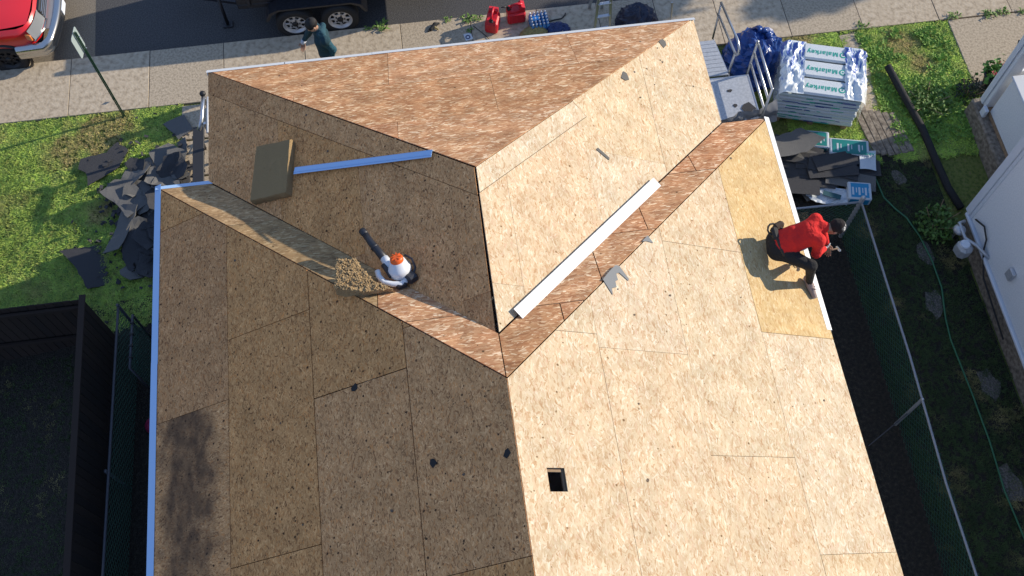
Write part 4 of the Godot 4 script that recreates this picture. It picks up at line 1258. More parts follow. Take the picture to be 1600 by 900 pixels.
# torn sheet from an outline (x, z), bent about a line through it
func patch(poly: PackedVector2Array, thick: float, bend: float, seed_: int) -> G:
	var q := RandomNumberGenerator.new(); q.seed = seed_
	var dense := PackedVector2Array()
	for k in poly.size():
		var a := poly[k]; var b := poly[(k + 1) % poly.size()]
		var m := maxi(1, int(a.distance_to(b) / 0.09))
		for j in m: dense.append(a.lerp(b, float(j) / m) + (Vector2(q.randfn(), q.randfn()) * 0.008 if a.distance_to(b) > 0.1 else Vector2.ZERO))
	if Geometry2D.is_polygon_clockwise(dense): dense.reverse()
	var ext := Rect2(dense[0], Vector2.ZERO)
	for d in dense: ext = ext.expand(d)
	var th := q.randf() * PI
	var ax := Vector2(cos(th), sin(th))
	var wob := FastNoiseLite.new(); wob.seed = seed_; wob.frequency = 1.2
	var up := func(w: Vector2) -> float: return bend * pow(w.dot(ax), 2) * 1.4 + bend * 0.12 * wob.get_noise_2d(w.x, w.y)
	var g := G.new()
	# grid of cells so that the sheet can bend
	var step := 0.12 if bend > 0 else 9.0
	var cells: Array[PackedVector2Array] = []
	var x := ext.position.x
	while x < ext.end.x:
		var z := ext.position.y
		while z < ext.end.y:
			for piece in Geometry2D.intersect_polygons(dense, rect(x, x + step, z, z + step)): cells.append(piece)
			z += step
		x += step
	for c in cells:
		if Geometry2D.is_polygon_clockwise(c): c.reverse()
		var id := Geometry2D.triangulate_polygon(c)
		for k in range(0, id.size(), 3):
			var p := [c[id[k]], c[id[k + 1]], c[id[k + 2]]]
			if (p[1] - p[0]).cross(p[2] - p[0]) > 0: p.reverse()
			var t := []
			for w in p: t.append(Vector3(w.x, up.call(w), w.y))
			g.tri(t[0], t[1], t[2])
			var o := Vector3(0, thick, 0)
			g.tri(t[0] - o, t[2] - o, t[1] - o)
	for k in dense.size():
		var a := dense[k]; var b := dense[(k + 1) % dense.size()]
		var pa := Vector3(a.x, up.call(a), a.y); var pb := Vector3(b.x, up.call(b), b.y)
		var o := Vector3(0, thick, 0)
		g.quad(pa, pb, pb - o, pa - o)
	return g

func left_heap() -> void:
	# torn shingles thrown down beside the left eaves; [x, z, lift, turn, tilt x, tilt z, size, stretch, bend, grey, label]
	var at := func(o: Node3D, x: float, z: float, y: float, turn: float, tx: float, tz: float) -> void:
		o.position = Vector3(x, gy(x, z) + y, z)
		o.basis = Basis(Vector3.UP, turn) * Basis(Vector3.RIGHT, tx) * Basis(Vector3.BACK, tz)
	var big := PackedVector2Array([Vector2(-0.36, -0.1), Vector2(0.1, -0.16), Vector2(0.3, -0.38), Vector2(0.5, -0.16), Vector2(0.36, 0.18), Vector2(-0.2, 0.52), Vector2(-0.27, 0.2), Vector2(-0.4, 0.1)])
	var o := obj("torn_shingle", patch(big, 0.012, 0.12, 3), M.shingle)
	at.call(o, -6.2, -11.18, 0.07, 0.0, 0.03, 0.02)
	tag(o, "big torn black shingle sheet lying alone on the left lawn", "shingle scrap", "torn shingles on the left lawn")
	o = obj("torn_shingle", patch(PackedVector2Array([Vector2(-0.62, -0.3), Vector2(0.3, -0.2), Vector2(0.75, -0.15), Vector2(0.7, 0.6), Vector2(-0.15, 0.62), Vector2(-0.35, 0.1)]), 0.012, 0.0, 5), M.shingle)
	at.call(o, -6.3, -9.28, 0.05, 0.1, -0.02, 0.03)
	tag(o, "wide black shingle sheet half in the shadow at the bottom of the heap", "shingle scrap", "torn shingles on the left lawn")
	o = obj("torn_shingle", patch(PackedVector2Array([Vector2(-0.5, -0.05), Vector2(-0.25, -0.3), Vector2(0.3, -0.28), Vector2(0.55, 0.05), Vector2(0.3, 0.25), Vector2(0.05, 0.5), Vector2(-0.15, 0.2)]), 0.012, 0.35, 7), M.shingle_grey)
	at.call(o, -5.62, -10.28, 0.2, -0.1, 0.06, -0.08)
	tag(o, "curved grey shingle sheet propped up at the top of the left heap", "shingle scrap", "torn shingles on the left lawn")
	o = obj("torn_shingle", patch(PackedVector2Array([Vector2(-0.2, -0.5), Vector2(0.1, -0.55), Vector2(0.15, 0.35), Vector2(-0.12, 0.5), Vector2(-0.22, 0.1)]), 0.012, 0.3, 9), M.shingle_grey)
	at.call(o, -5.72, -9.55, 0.18, -0.45, 0.04, 0.35)
	tag(o, "long curled grey shingle strip leaning on the left heap", "shingle scrap", "torn shingles on the left lawn")
	o = obj("torn_shingle", patch(PackedVector2Array([Vector2(-0.3, -0.22), Vector2(0.1, -0.3), Vector2(0.36, 0.0), Vector2(0.2, 0.3), Vector2(-0.25, 0.15)]), 0.012, 0.2, 10), M.shingle_grey)
	at.call(o, -4.93, -11.02, 0.14, 0.3, 0.06, -0.1)
	tag(o, "grey shingle square by the wall edge, topmost of the left heap", "shingle scrap", "torn shingles on the left lawn")
	o = obj("torn_shingle", patch(PackedVector2Array([Vector2(-0.22, -0.22), Vector2(0.2, -0.2), Vector2(0.22, 0.2), Vector2(-0.1, 0.26)]), 0.012, 0.0, 11), M.shingle_grey)
	at.call(o, -4.78, -11.75, 0.06, 0.4, 0.0, 0.06)
	tag(o, "grey shingle piece on the entry walk beside the porch rail", "shingle scrap", "torn shingles on the left lawn")
	var q := RandomNumberGenerator.new(); q.seed = 17
	var spots := [[-5.42, -10.82, 0.22], [-5.2, -10.9, 0.2], [-4.98, -10.7, 0.12], [-5.35, -10.45, 0.25], [-4.9, -10.45, 0.1], [-4.6, -10.8, 0.06], [-5.1, -10.2, 0.3], [-5.3, -9.95, 0.33], [-4.85, -10.0, 0.2], [-5.15, -9.7, 0.32], [-4.75, -9.75, 0.15], [-4.55, -9.5, 0.1], [-5.45, -9.7, 0.3], [-5.0, -9.45, 0.25], [-5.5, -9.2, 0.18], [-5.05, -9.1, 0.2], [-4.7, -9.15, 0.12], [-5.85, -9.8, 0.1], [-5.75, -10.0, 0.16], [-4.5, -10.15, 0.08], [-4.45, -9.2, 0.05], [-5.2, -8.85, 0.1], [-4.8, -8.8, 0.08], [-4.7, -11.2, 0.05], [-5.5, -8.85, 0.06], [-5.25, -9.35, 0.38], [-5.05, -10.65, 0.2]]
	for k in 22: spots.append([q.randf_range(-5.75, -4.5), q.randf_range(-11.0, -8.8), q.randf_range(0.15, 0.5)])
	for s in spots:
		o = obj("torn_shingle", scrap(q.randf_range(0.13, 0.31), q.randi() % 999, 0.011, q.randf_range(0.2, 1.1) if q.randf() < 0.8 else 0.0, q.randf_range(0.8, 1.4)), M.shingle if q.randf() < 0.62 else M.shingle_grey)
		at.call(o, s[0] + q.randf_range(-0.05, 0.05), s[1] + q.randf_range(-0.05, 0.05), s[2] * 0.42 + q.randf_range(0, 0.05), q.randf() * TAU, q.randfn() * 0.2, q.randfn() * 0.2)
		tag(o, "torn shingle scrap in the dark heap beside the left eaves", "shingle scrap", "shingle scraps of the left heap")
	tag(obj("rubble_bed", lump(Vector3(-4.95, -0.05, -9.75), Vector3(0.72, 0.14, 1.05), 2.5, 0.35, 31), M.shingle), "crumbled roofing rubble under the torn shingles", "", "", "stuff")
	var bits := G.new()
	for k in 420:
		var x := q.randfn() * 0.55 - 5.2
		var z := q.randfn() * 0.8 - 10.0
		if x > -4.35: continue
		var r0 := q.randf_range(0.012, 0.045)
		bits.box(Vector3(x, gy(x, z) + 0.05 + q.randf() * 0.06, z), Vector3(r0 * 2, 0.008, r0 * q.randf_range(1, 2)), Basis(Vector3(q.randfn() * 0.4, 1, q.randfn() * 0.4).normalized(), q.randf() * TAU))
	tag(obj("shingle_crumbs", bits, M.shingle), "small crumbs of roofing scattered round the left heap", "", "", "stuff")
	# porch rail by the left front corner, a dark plank lying along it
	var r: Node3D = thing("porch_rail", "short white porch rail with a black plank, left of the front slope", "railing")
	obj("rail", G.new().smooth(1).tube([Vector3(-3.98, 1.25, -11.45), Vector3(-4.03, 1.2, -10.95), Vector3(-4.1, 1.1, -10.85)], 0.04, 8), M.steel, r)
	obj("rail", G.new().smooth(1).tube([Vector3(-3.9, 1.25, -11.42), Vector3(-3.92, 1.2, -10.7)], 0.022, 8), M.white, r)
	for z in [-11.42, -10.9]: obj("post", G.new().bar(Vector3(-3.97, 0, z), Vector3(-3.97, 1.22, z), 0.05, 0.05, 0.005), M.steel, r)
	obj("post_cap", G.new().smooth(1).ell(Vector3(-3.98, 1.3, -11.47), Vector3(0.055, 0.05, 0.055)), M.black, r)
	var pl: Node3D = thing("dark_plank", "long black roofing plank standing along the left front wall", "plank")
	obj("board", G.new().bar(Vector3(-4.27, 0.5, -11.35), Vector3(-4.3, 0.42, -9.7), 0.2, 0.05, 0.006), mat(Color(0.025, 0.026, 0.03), 0.6), pl)
	for k in 4: obj("cleat", G.new().box(Vector3(-4.28, 0.49 - k * 0.018, -11.15 + k * 0.36), Vector3(0.22, 0.03, 0.05), Basis(), 0.005), M.black, pl)
	for z in [-11.2, -9.9]: obj("leg", G.new().bar(Vector3(-4.28, 0, z), Vector3(-4.28, 0.42, z), 0.05, 0.05, 0.004), M.black, pl)
	tag(obj("play_ball", G.new().smooth(1).ell(Vector3(-5.12, 0.02, -5.9), Vector3(0.15, 0.15, 0.15)), mat(Color(0.3, 0.02, 0.08), 0.5)), "dull pink ball in the dark gap by the left eaves", "ball")

func right_yard() -> void:
	# black drain pipe along the lawn
	tag(obj("drain_pipe", G.new().smooth(1).tube([Vector3(8.79, 0.13, -11.25), Vector3(8.9, 0.12, -10.5), Vector3(9.02, 0.1, -9.8), Vector3(9.06, 0.08, -9.1), Vector3(9.1, 0.07, -8.5), Vector3(9.2, 0.06, -8.05)], 0.068, 12), M.rubber), "black corrugated drain pipe lying along the right lawn", "pipe")
	tag(obj("garden_hose", G.new().smooth(1).tube([Vector3(7.8, 0.12, -9.1), Vector3(7.86, 0.05, -8.9), Vector3(7.9, 0.04, -8.46), Vector3(8.04, 0.04, -8.2), Vector3(8.18, 0.04, -8.0), Vector3(8.3, 0.04, -7.6), Vector3(8.36, 0.04, -7.1), Vector3(8.36, 0.04, -6.57), Vector3(8.24, 0.04, -6.0), Vector3(8.2, 0.04, -5.6), Vector3(8.24, 0.04, -4.6), Vector3(8.25, 0.04, -3.8), Vector3(8.21, 0.04, -3.0), Vector3(8.26, 0.04, -2.2), Vector3(8.3, 0.04, -0.8)], 0.016, 6), mat(Color(0.03, 0.13, 0.06), 0.5)), "thin green garden hose running down the shaded side yard", "hose")
	# stepping slabs and worn planks
	var st := [[8.38, -12.1, 0.2, 0.26, 0.1, "grey stepping stone nearest the pavement in the right lawn"], [8.3, -8.85, 0.16, 0.24, 0.3, "round pale stepping stone in the shaded side yard"], [8.3, -7.3, 0.18, 0.36, 0.1, "stepping stone by the green hose near the gas meter"], [8.15, -6.3, 0.2, 0.36, -0.1, "stepping stone under the bend of the green hose"], [8.6, -4.75, 0.22, 0.4, 0.1, "stepping stone close to the white wall's foundation"], [8.35, -3.1, 0.22, 0.45, 0.05, "stepping stone nearest the bottom right corner"]]
	for s in st:
		var poly := PackedVector2Array()
		for k in 11:
			var a := TAU * k / 11
			poly.append(Vector2(cos(a) * s[2] * 0.8, sin(a) * s[3] * 0.8) * rng.randf_range(0.68, 1.15))
		var o := obj("stepping_stone", G.new().prism(poly, -0.06, 0.03, Transform3D(Basis(Vector3.UP, s[4]) * Basis(Vector3.RIGHT, -PI / 2), Vector3(s[0], -0.012, s[1]))), M.stone)
		tag(o, s[5], "stepping stone", "stepping stones in the right yard")
	var w: Node3D = thing("plank_walk", "weathered grey plank walk, half in sun, between pallet and drain pipe", "boardwalk", Vector3(8.3, 0, -9.95), 0.12)
	for k in 6: obj("plank", G.new().box(Vector3(-0.3 + k * 0.125 , 0.02 + rng.randf_range(0, 0.008), rng.randf_range(-0.05, 0.05) + 0.04 * k), Vector3(0.116, 0.05, 1.15 - 0.05 * k), Basis(Vector3.UP, rng.randf_range(-0.02, 0.02)), 0.008), M.foundation, w)
	tag(obj("bare_path", G.new().smooth(1).grid(8, 20, func(u, v):
		var z: float = lerp(-9.9, -12.2, v)
		var c: float = 8.25 + 0.06 * sin(z * 2.0)
		return Vector3(c + lerp(-0.17, 0.2, u), 0.012 + 0.012 * sin(u * PI), z)), M.concrete2), "worn bare path in the lawn right of the pallet", "", "", "structure")
	# shingle bundles and the dark pile in the house's corner
	var wrapteal := mat(Color(0.01, 0.2, 0.19), 0.4)
	var wrapblue := mat(Color(0.01, 0.22, 0.42), 0.4)
	var white := mat(Color(0.5, 0.55, 0.6), 0.45)
	var rot := -0.24
	var bund := func(at: Vector3, turn: float, label: String, m: Material, len: float) -> Node3D:
		var b: Node3D = thing("shingle_bundle", label, "shingle bundle", at, turn, "opened shingle bundles in the corner")
		obj("wrapper", G.new().box(Vector3(0, 0.12, 0), Vector3(len, 0.2, 0.36), Basis(), 0.018), white, b)
		obj("printed_panel", G.new().box(Vector3(0.0, 0.223, 0.0), Vector3(len - 0.1, 0.004, 0.29)), m, b)
		obj("printed_panel", G.new().box(Vector3(0.0, 0.12, 0.182), Vector3(len - 0.08, 0.15, 0.004)), m, b)
		for k in 3:
			var sx := -len * 0.3 + k * len * 0.27
			obj("print_line", G.new().box(Vector3(sx, 0.227, 0.02), Vector3(0.035, 0.003, 0.16), Basis(), 0.001), white, b)
			obj("print_line", G.new().box(Vector3(sx + 0.06, 0.227, 0.0), Vector3(0.018, 0.003, 0.1), Basis(), 0.001), white, b)
		return b
	bund.call(Vector3(6.88, 0.0, -9.78), rot, "teal wrapped shingle bundle, left of the pair at the pile's far edge", wrapteal, 0.62)
	bund.call(Vector3(7.5, 0.0, -9.5), rot, "teal wrapped shingle bundle with its right end in shade, beside the plank walk", wrapteal, 0.72)
	var b3: Node3D = bund.call(Vector3(7.42, 0.02, -8.56), -0.22, "blue topped shingle bundle behind the fence corner post", wrapblue, 0.42)
	var le := MeshInstance3D.new()
	le.name = "lettering"
	var lm: Node3D = thing("printed_wrapper", "white wrapper flap with teal lettering at the right end of the dark pile", "wrapper", Vector3(7.75, 0.2, -9.2), rot)
	obj("flap", G.new().grid(6, 6, func(u, v): return Vector3(lerp(-0.14, 0.16, u), 0.01 + 0.02 * sin(u * 4 + v * 3), lerp(0.22, -0.2, v))), white, lm)
	le.mesh = text("Malarkey", 0.075, 0.003)
	le.material_override = wrapteal
	le.transform = Transform3D(Basis(Vector3(1, 0, 0.0), Vector3(0, 0, -1), Vector3(0, 1, 0)), Vector3(-0.1, 0.05, -0.1))
	lm.add_child(le, true)
	var wr: Node3D = thing("torn_wrapper", "torn white wrapper with dark print lying by the fence's short rail", "wrapper", Vector3(6.88, 0.09, -8.6), -0.5)
	obj("film", G.new().grid(14, 8, func(u, v): return Vector3(lerp(-0.38, 0.35, u), 0.06 + 0.05 * noise.get_noise_2d(u * 14, v * 9), lerp(0.17, -0.17, v) + 0.06 * sin(u * 5))), white, wr)
	obj("print", G.new().box(Vector3(0.05, 0.11, 0.02), Vector3(0.32, 0.006, 0.1), Basis(Vector3.BACK, 0.05)), mat(Color(0.02, 0.08, 0.1)), wr)
	# stacked dark shingles, each a thing
	var q := RandomNumberGenerator.new(); q.seed = 23
	for k in 30:
		var u := q.randf(); var v := q.randf()
		var p := Vector3(lerp(6.25, 7.55, u), 0.05 + 0.012 * k * 0.55, lerp(-9.6, -8.75, v) + 0.24 * (u - 0.3))
		var g := G.new()
		g.box(Vector3.ZERO, Vector3(0.92, 0.008, 0.32), Basis(), 0.002)
		var o := obj("loose_shingle", g, M.shingle if k % 5 else M.shingle_grey)
		o.position = p
		o.rotation = Vector3(q.randfn() * 0.04, -0.24 + q.randfn() * 0.25, q.randfn() * 0.05)
		tag(o, "dark loose shingle in the pile between the bungalow and the fence", "shingle", "loose shingles in the corner pile")
	tag(obj("grey_sheet", patch(PackedVector2Array([Vector2(-0.5, -0.18), Vector2(0.12, -0.34), Vector2(0.5, -0.05), Vector2(0.1, 0.2), Vector2(-0.45, 0.25)]), 0.01, 0.1, 71), M.shingle_grey), "grey shingle sheet catching the sun at the corner pile's left", "shingle scrap")
	var gs: Node3D = get_node("grey_sheet")
	gs.position = Vector3(6.55, 0.34, -9.62)
	# foundation blocks along the right wall
	for k in 4:
		var o := obj("paving_block", G.new().box(Vector3(5.35, 0.03, -4.75 + k * 0.34), Vector3(0.3, 0.08, 0.31), Basis(Vector3.UP, rng.randf_range(-0.04, 0.04)), 0.012), M.foundation)
		tag(o, "square grey paving block beside the right wall, in a row of four", "paving block", "paving blocks by the right wall")
	# flower pot and shrub by the porch
	var fp: Node3D = thing("flower_pot", "dark pot of red and pink geraniums by the white porch", "flower pot", Vector3(10.62, 0.03, -10.62))
	obj("pot", G.new().smooth(1).lathe([Vector2(0, 0), Vector2(0.13, 0), Vector2(0.19, 0.3), Vector2(0.21, 0.3), Vector2(0.21, 0.34), Vector2(0.17, 0.34), Vector2(0.16, 0.28), Vector2(0, 0.28)], Transform3D(), 18), mat(Color(0.03, 0.035, 0.045), 0.6), fp)
	var leaf := G.new()
	leaf.tri(Vector3(0, 0, 0.05), Vector3(0.05, 0.01, 0), Vector3(0, 0, -0.05))
	leaf.tri(Vector3(0, 0, -0.05), Vector3(-0.05, 0.01, 0), Vector3(0, 0, 0.05))
	var xf: Array[Transform3D] = []
	for k in 170:
		var d := Vector3(rng.randfn() * 0.15, 0.42 + rng.randfn() * 0.07, rng.randfn() * 0.15)
		xf.append(Transform3D(Basis(Vector3(rng.randfn(), 0.4, rng.randfn()).normalized(), rng.randf() * TAU).scaled(Vector3.ONE * rng.randf_range(0.7, 1.2)), d))
	many("foliage", leaf, mat(Color(0.08, 0.2, 0.03), 0.7), xf, [], fp).set_meta("kind", "stuff")
	for k in 11:
		var c := Vector3(rng.randf_range(-0.24, 0.22), rng.randf_range(0.46, 0.6), rng.randf_range(-0.24, 0.16))
		var g := G.new()
		for m in 16:
			var d := Vector3(rng.randfn(), rng.randfn(), rng.randfn()).normalized()
			var sd := d.cross(Vector3(0.3, 1, 0.2)).normalized() * 0.016
			g.tri(c + d * 0.012 + sd, c + d * 0.05, c + d * 0.012 - sd)
		obj("flower", g, mat(Color(0.7, 0.03, 0.05), 0.6) if k % 3 == 0 else mat(Color(0.72, 0.2, 0.2), 0.6), fp)
	obj("bracket", G.new().smooth(1).tube([Vector3(0.25, 0.4, 0.0), Vector3(0.36, 0.72, -0.3), Vector3(0.42, 0.75, -0.42)], 0.02, 6), M.black, fp)
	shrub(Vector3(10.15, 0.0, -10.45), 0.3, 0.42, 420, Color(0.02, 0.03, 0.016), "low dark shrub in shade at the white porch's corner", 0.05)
	shrub(Vector3(8.6, 0.0, -7.75), 0.38, 0.5, 500, Color(0.07, 0.14, 0.025), "leafy green shrub in front of the gas meter", 0.07)
	shrub(Vector3(9.3, 0.0, -10.35), 0.5, 0.22, 700, Color(0.09, 0.17, 0.03), "broad leaved weeds thick along the drain pipe", 0.06)

func shrub(at: Vector3, r: float, h: float, n: int, c: Color, label: String, size: float) -> void:
	var s: Node3D = thing("shrub", label, "shrub", at)
	for k in 5:
		var a := TAU * k / 5
		obj("stem", G.new().tube([Vector3(0, -0.03, 0), Vector3(cos(a) * r * 0.5, h * 0.6, sin(a) * r * 0.5), Vector3(cos(a) * r * 0.8, h, sin(a) * r * 0.8)], 0.008, 4), M.wood, s)
	var leaf := G.new()
	leaf.tri(Vector3(0, 0, 0.6), Vector3(0.35, 0.06, 0), Vector3(0, 0, -0.6))
	leaf.tri(Vector3(0, 0, -0.6), Vector3(-0.35, 0.06, 0), Vector3(0, 0, 0.6))
	var xf: Array[Transform3D] = []
	var cols := []
	for k in n:
		var d := Vector3(rng.randfn(), absf(rng.randfn()), rng.randfn()).normalized() * pow(rng.randf(), 0.35)
		xf.append(Transform3D(Basis(Vector3(rng.randfn() * 0.6, 1, rng.randfn() * 0.6).normalized(), rng.randf() * TAU) * Basis(Vector3.RIGHT, rng.randfn() * 0.5) * Basis().scaled(Vector3.ONE * size * rng.randf_range(0.6, 1.3)), Vector3(d.x * r, 0.03 + d.y * h, d.z * r)))
		var f := rng.randf_range(0.6, 1.5)
		cols.append(Color(c.r * f, c.g * f, c.b * f))
	many("foliage", leaf, mat(Color.WHITE, 0.65, 0, true), xf, cols, s).set_meta("kind", "stuff")

func on_the_roof() -> void:
	# loose drip edge pieces
	var ledge := func(xf: Transform3D, a: Vector3, b: Vector3, w: float, lift: float, label: String, mt: Material) -> void:
		var d := (b - a).normalized()
		var n := xf.basis.z
		var s := n.cross(d).normalized()
		var t: Node3D = thing("loose_drip_edge", label, "metal trim", Vector3.ZERO, 0, "loose drip edge lengths on the roof")
		var bs := Basis(s, d, s.cross(d))
		var L := a.distance_to(b)
		obj("flange", G.new().box((a + b) * 0.5 + n * lift, Vector3(w, L, 0.004), bs), mt, t)
		obj("lip", G.new().box((a + b) * 0.5 + n * (lift - 0.012) + s * (w * 0.5 + 0.003), Vector3(0.004, L, 0.03), bs), mt, t)
		obj("hem", G.new().box((a + b) * 0.5 + n * (lift + 0.006) - s * (w * 0.18), Vector3(0.006, L, 0.008), bs), mt, t)
	ledge.call(LF, Vector3(-2.0, 3.785, -7.965), Vector3(-0.06, 4.815, -7.305), 0.1, 0.045, "loose drip edge length lying by the brown insulation block, the blue of shade put into its colour", M.shade_blue_trim)
	ledge.call(RF, Vector3(0.68, 4.965, -4.84), Vector3(2.95, 3.752, -7.12), 0.15, 0.05, "long white drip edge lying in the sun along the right valley", M.white)
	# slabs of old mineral insulation
	var wool := mottled([[0.15, Color(0.10, 0.07, 0.04)], [0.35, Color(0.33, 0.22, 0.10)], [0.9, Color(0.45, 0.31, 0.15)]], 0.07, 2.0, 1.0, 1.2, 51)
	var wool2 := mottled([[0.1, Color(0.4, 0.26, 0.12)], [0.5, Color(0.6, 0.42, 0.21)], [0.9, Color(0.7, 0.5, 0.28)]], 0.09, 2.6, 1.0, 2.0, 52)
	var CHUNK := [Vector2(-1.43, -6.0), Vector2(-1.2, -5.99), Vector2(-1.11, -5.82), Vector2(-0.99, -5.65), Vector2(-0.77, -5.53), Vector2(-1.13, -5.53), Vector2(-1.47, -5.61)]
	var fz := FastNoiseLite.new(); fz.seed = 8; fz.frequency = 2.4; fz.fractal_octaves = 4
	var slab_g := func(outline: Array, xf: Transform3D, h0: float, h1: float, rough: float, sd: float) -> G:
		# a slab with ragged sides: stacked rings of the outline, then a lumpy top
		var ring := PackedVector2Array()
		for k in outline.size():
			var a: Vector2 = outline[k]; var b: Vector2 = outline[(k + 1) % outline.size()]
			var m := maxi(1, int(a.distance_to(b) / 0.04))
			for j in m: ring.append(a.lerp(b, float(j) / m))
		if Geometry2D.is_polygon_clockwise(ring): ring.reverse()
		var c := Vector2.ZERO
		for p in ring: c += p / ring.size()
		var g := G.new()
		var pt := func(k: int, f: float, h: float) -> Vector3:
			var p := ring[k % ring.size()]
			var e := 1.0 + rough * fz.get_noise_3d(p.x * 2.2 + sd, p.y * 2.2, h * 4)
			var w := c + (p - c) * e * f
			return xf * Vector3(w.x, w.y, h + rough * 0.22 * fz.get_noise_3d(w.x * 3 + sd, w.y * 3, 9.0) * (1.0 if f < 0.999 or h >= h1 - 0.001 else 0.0))
		var lv := [[1.0, h0], [1.01, lerpf(h0, h1, 0.4)], [0.995, lerpf(h0, h1, 0.8)], [0.975, h1], [0.8, h1], [0.6, h1], [0.4, h1], [0.2, h1], [0.02, h1]]
		for i in lv.size() - 1:
			for k in ring.size():
				g.quad(pt.call(k, lv[i][0], lv[i][1]), pt.call(k + 1, lv[i][0], lv[i][1]), pt.call(k + 1, lv[i + 1][0], lv[i + 1][1]), pt.call(k, lv[i + 1][0], lv[i + 1][1]))
		return g
	var o := P2(LF, [Vector3(-2.52, 0, -8.66), Vector3(-1.96, 0, -8.50), Vector3(-2.07, 0, -7.64), Vector3(-2.66, 0, -7.78)])
	var quad4 := []
	for q in [Vector3(-2.53, 3.49, -8.62), Vector3(-1.99, 3.78, -8.47), Vector3(-2.09, 3.73, -7.62), Vector3(-2.66, 3.42, -7.74)]:
		var l: Vector3 = LF.affine_inverse() * q
		quad4.append(Vector2(l.x, l.y))
	tag(obj("insulation_block", slab_g.call(quad4, LF, 0.004, 0.12, 0.035, 0.0), wool), "brown grey insulation slab lying on the shaded left slope", "insulation")
	# crumbling chunk: a ragged slab with loose crumbs heaped on it
	quad4 = []
	for q in CHUNK: quad4.append(Vector2(q.x, -q.y))
	var lvl := Transform3D(Basis(Vector3(0.99, -0.1, 0).normalized(), Vector3(0, 0.0, -1), Vector3(0.1, 0.99, 0).normalized()), Vector3(-0.1, 4.4, 0))
	for k in quad4.size(): quad4[k].x += 0.1
	var ch: Node3D = thing("insulation_chunk", "crumbling tan insulation chunk in the sun by the leaf blower", "insulation")
	obj("slab", slab_g.call(quad4, lvl, 0.0, 0.2, 0.16, 5.0), wool2, ch)
	var cr := G.new()
	var qc := RandomNumberGenerator.new(); qc.seed = 12
	for k in 3600:
		var p := Vector2(qc.randf_range(-1.5, -0.75), qc.randf_range(5.4, 6.2))
		var inside := Geometry2D.is_point_in_polygon(p + Vector2(0.1, 0), PackedVector2Array(quad4))
		if not inside: continue
		var edge := 9.0
		for m in quad4.size():
			var a: Vector2 = quad4[m]; var b: Vector2 = quad4[(m + 1) % quad4.size()]
			edge = minf(edge, (Geometry2D.get_closest_point_to_segment(p + Vector2(0.1, 0), a, b) - p - Vector2(0.1, 0)).length())
		var up := 0.2 + minf(edge, 0.1) * 0.22 * (0.4 + 0.6 * qc.randf()) + 0.03 * fz.get_noise_2d(p.x * 5, p.y * 5)
		cr.box(lvl * Vector3(p.x + 0.1, p.y, up), Vector3(qc.randf_range(0.01, 0.03), qc.randf_range(0.008, 0.018), qc.randf_range(0.01, 0.028)), Basis(Vector3(qc.randfn(), qc.randfn(), qc.randfn()).normalized(), qc.randf() * TAU))
	obj("crumbs", cr, wool2, ch).set_meta("kind", "stuff")
	leaf_blower()
	# small scraps
	var q := RandomNumberGenerator.new(); q.seed = 77
	var items := [[RF, Vector3(3.66, 0, -9.84), 0.075, "dark shingle scrap nearest the roof's front right corner"], [RF, Vector3(2.86, 0, -8.96), 0.075, "grey shingle scrap in the upper middle of the sunlit front slope"], [RF, Vector3(2.24, 0, -7.46), 0.1, "long grey shingle sliver in the middle of the sunlit front slope"]]
	for it in items:
		var xf: Transform3D = it[0]
		var l: Vector3 = xf.affine_inverse() * Vector3(it[1].x, 3 + (4.352 - it[1].x) * 0.5338, it[1].z)
		var s := obj("shingle_scrap", scrap(it[2], int(it[2] * 1000) + q.randi() % 50, 0.005, 0.0, 2.2 if it[2] > 0.09 else 1.2) if it[2] < 0.09 else patch(PackedVector2Array([Vector2(-0.12, -0.02), Vector2(0.11, -0.03), Vector2(0.12, 0.02), Vector2(-0.1, 0.035)]), 0.005, 0, 5), mat(Color(0.12, 0.115, 0.105), 0.9))
		s.transform = Transform3D(Basis(xf.basis.x, xf.basis.z, -xf.basis.y) * Basis(Vector3.UP, 0.8 if it[2] > 0.09 else q.randf() * 6), xf * Vector3(l.x, l.y, 0.008))
		tag(s, it[3], "shingle scrap", "scraps on the roof")
	# grey underlay torn at the right valley edge
	var tear := PackedVector2Array([Vector2(-0.3, -0.02), Vector2(0.02, -0.04), Vector2(0.07, 0.0), Vector2(0.03, 0.2), Vector2(-0.01, 0.21), Vector2(-0.02, 0.06), Vector2(-0.07, 0.04), Vector2(-0.12, 0.11), Vector2(-0.17, 0.1), Vector2(-0.22, 0.16), Vector2(-0.3, 0.12), Vector2(-0.36, 0.2)])
	var hipd := (PR - F1).normalized()
	for it in [[tear, 3.62, "torn grey underlay scrap hanging over the right valley edge"], [PackedVector2Array([Vector2(-0.1, -0.01), Vector2(0.06, -0.01), Vector2(0.03, 0.11), Vector2(-0.03, 0.03)]), 2.78, "little grey underlay scrap farther up the right valley edge"]]:
		var g := patch(it[0], 0.003, 0.0, 61)
		var s := obj("underlay_scrap", g, mat(Color(0.17, 0.18, 0.19), 0.7))
		var n := RR.basis.z
		var into := hipd.cross(n).normalized()
		if into.z < 0: into = -into
		var base: Vector3 = F1 + hipd * F1.distance_to(PR) * (0.66 if it[1] > 3 else 0.55)
		s.transform = Transform3D(Basis(-hipd, n, into) if (-hipd).cross(n).dot(into) > 0 else Basis(hipd, n, into), base + n * 0.008)
		tag(s, it[2], "underlay scrap", "scraps on the roof")
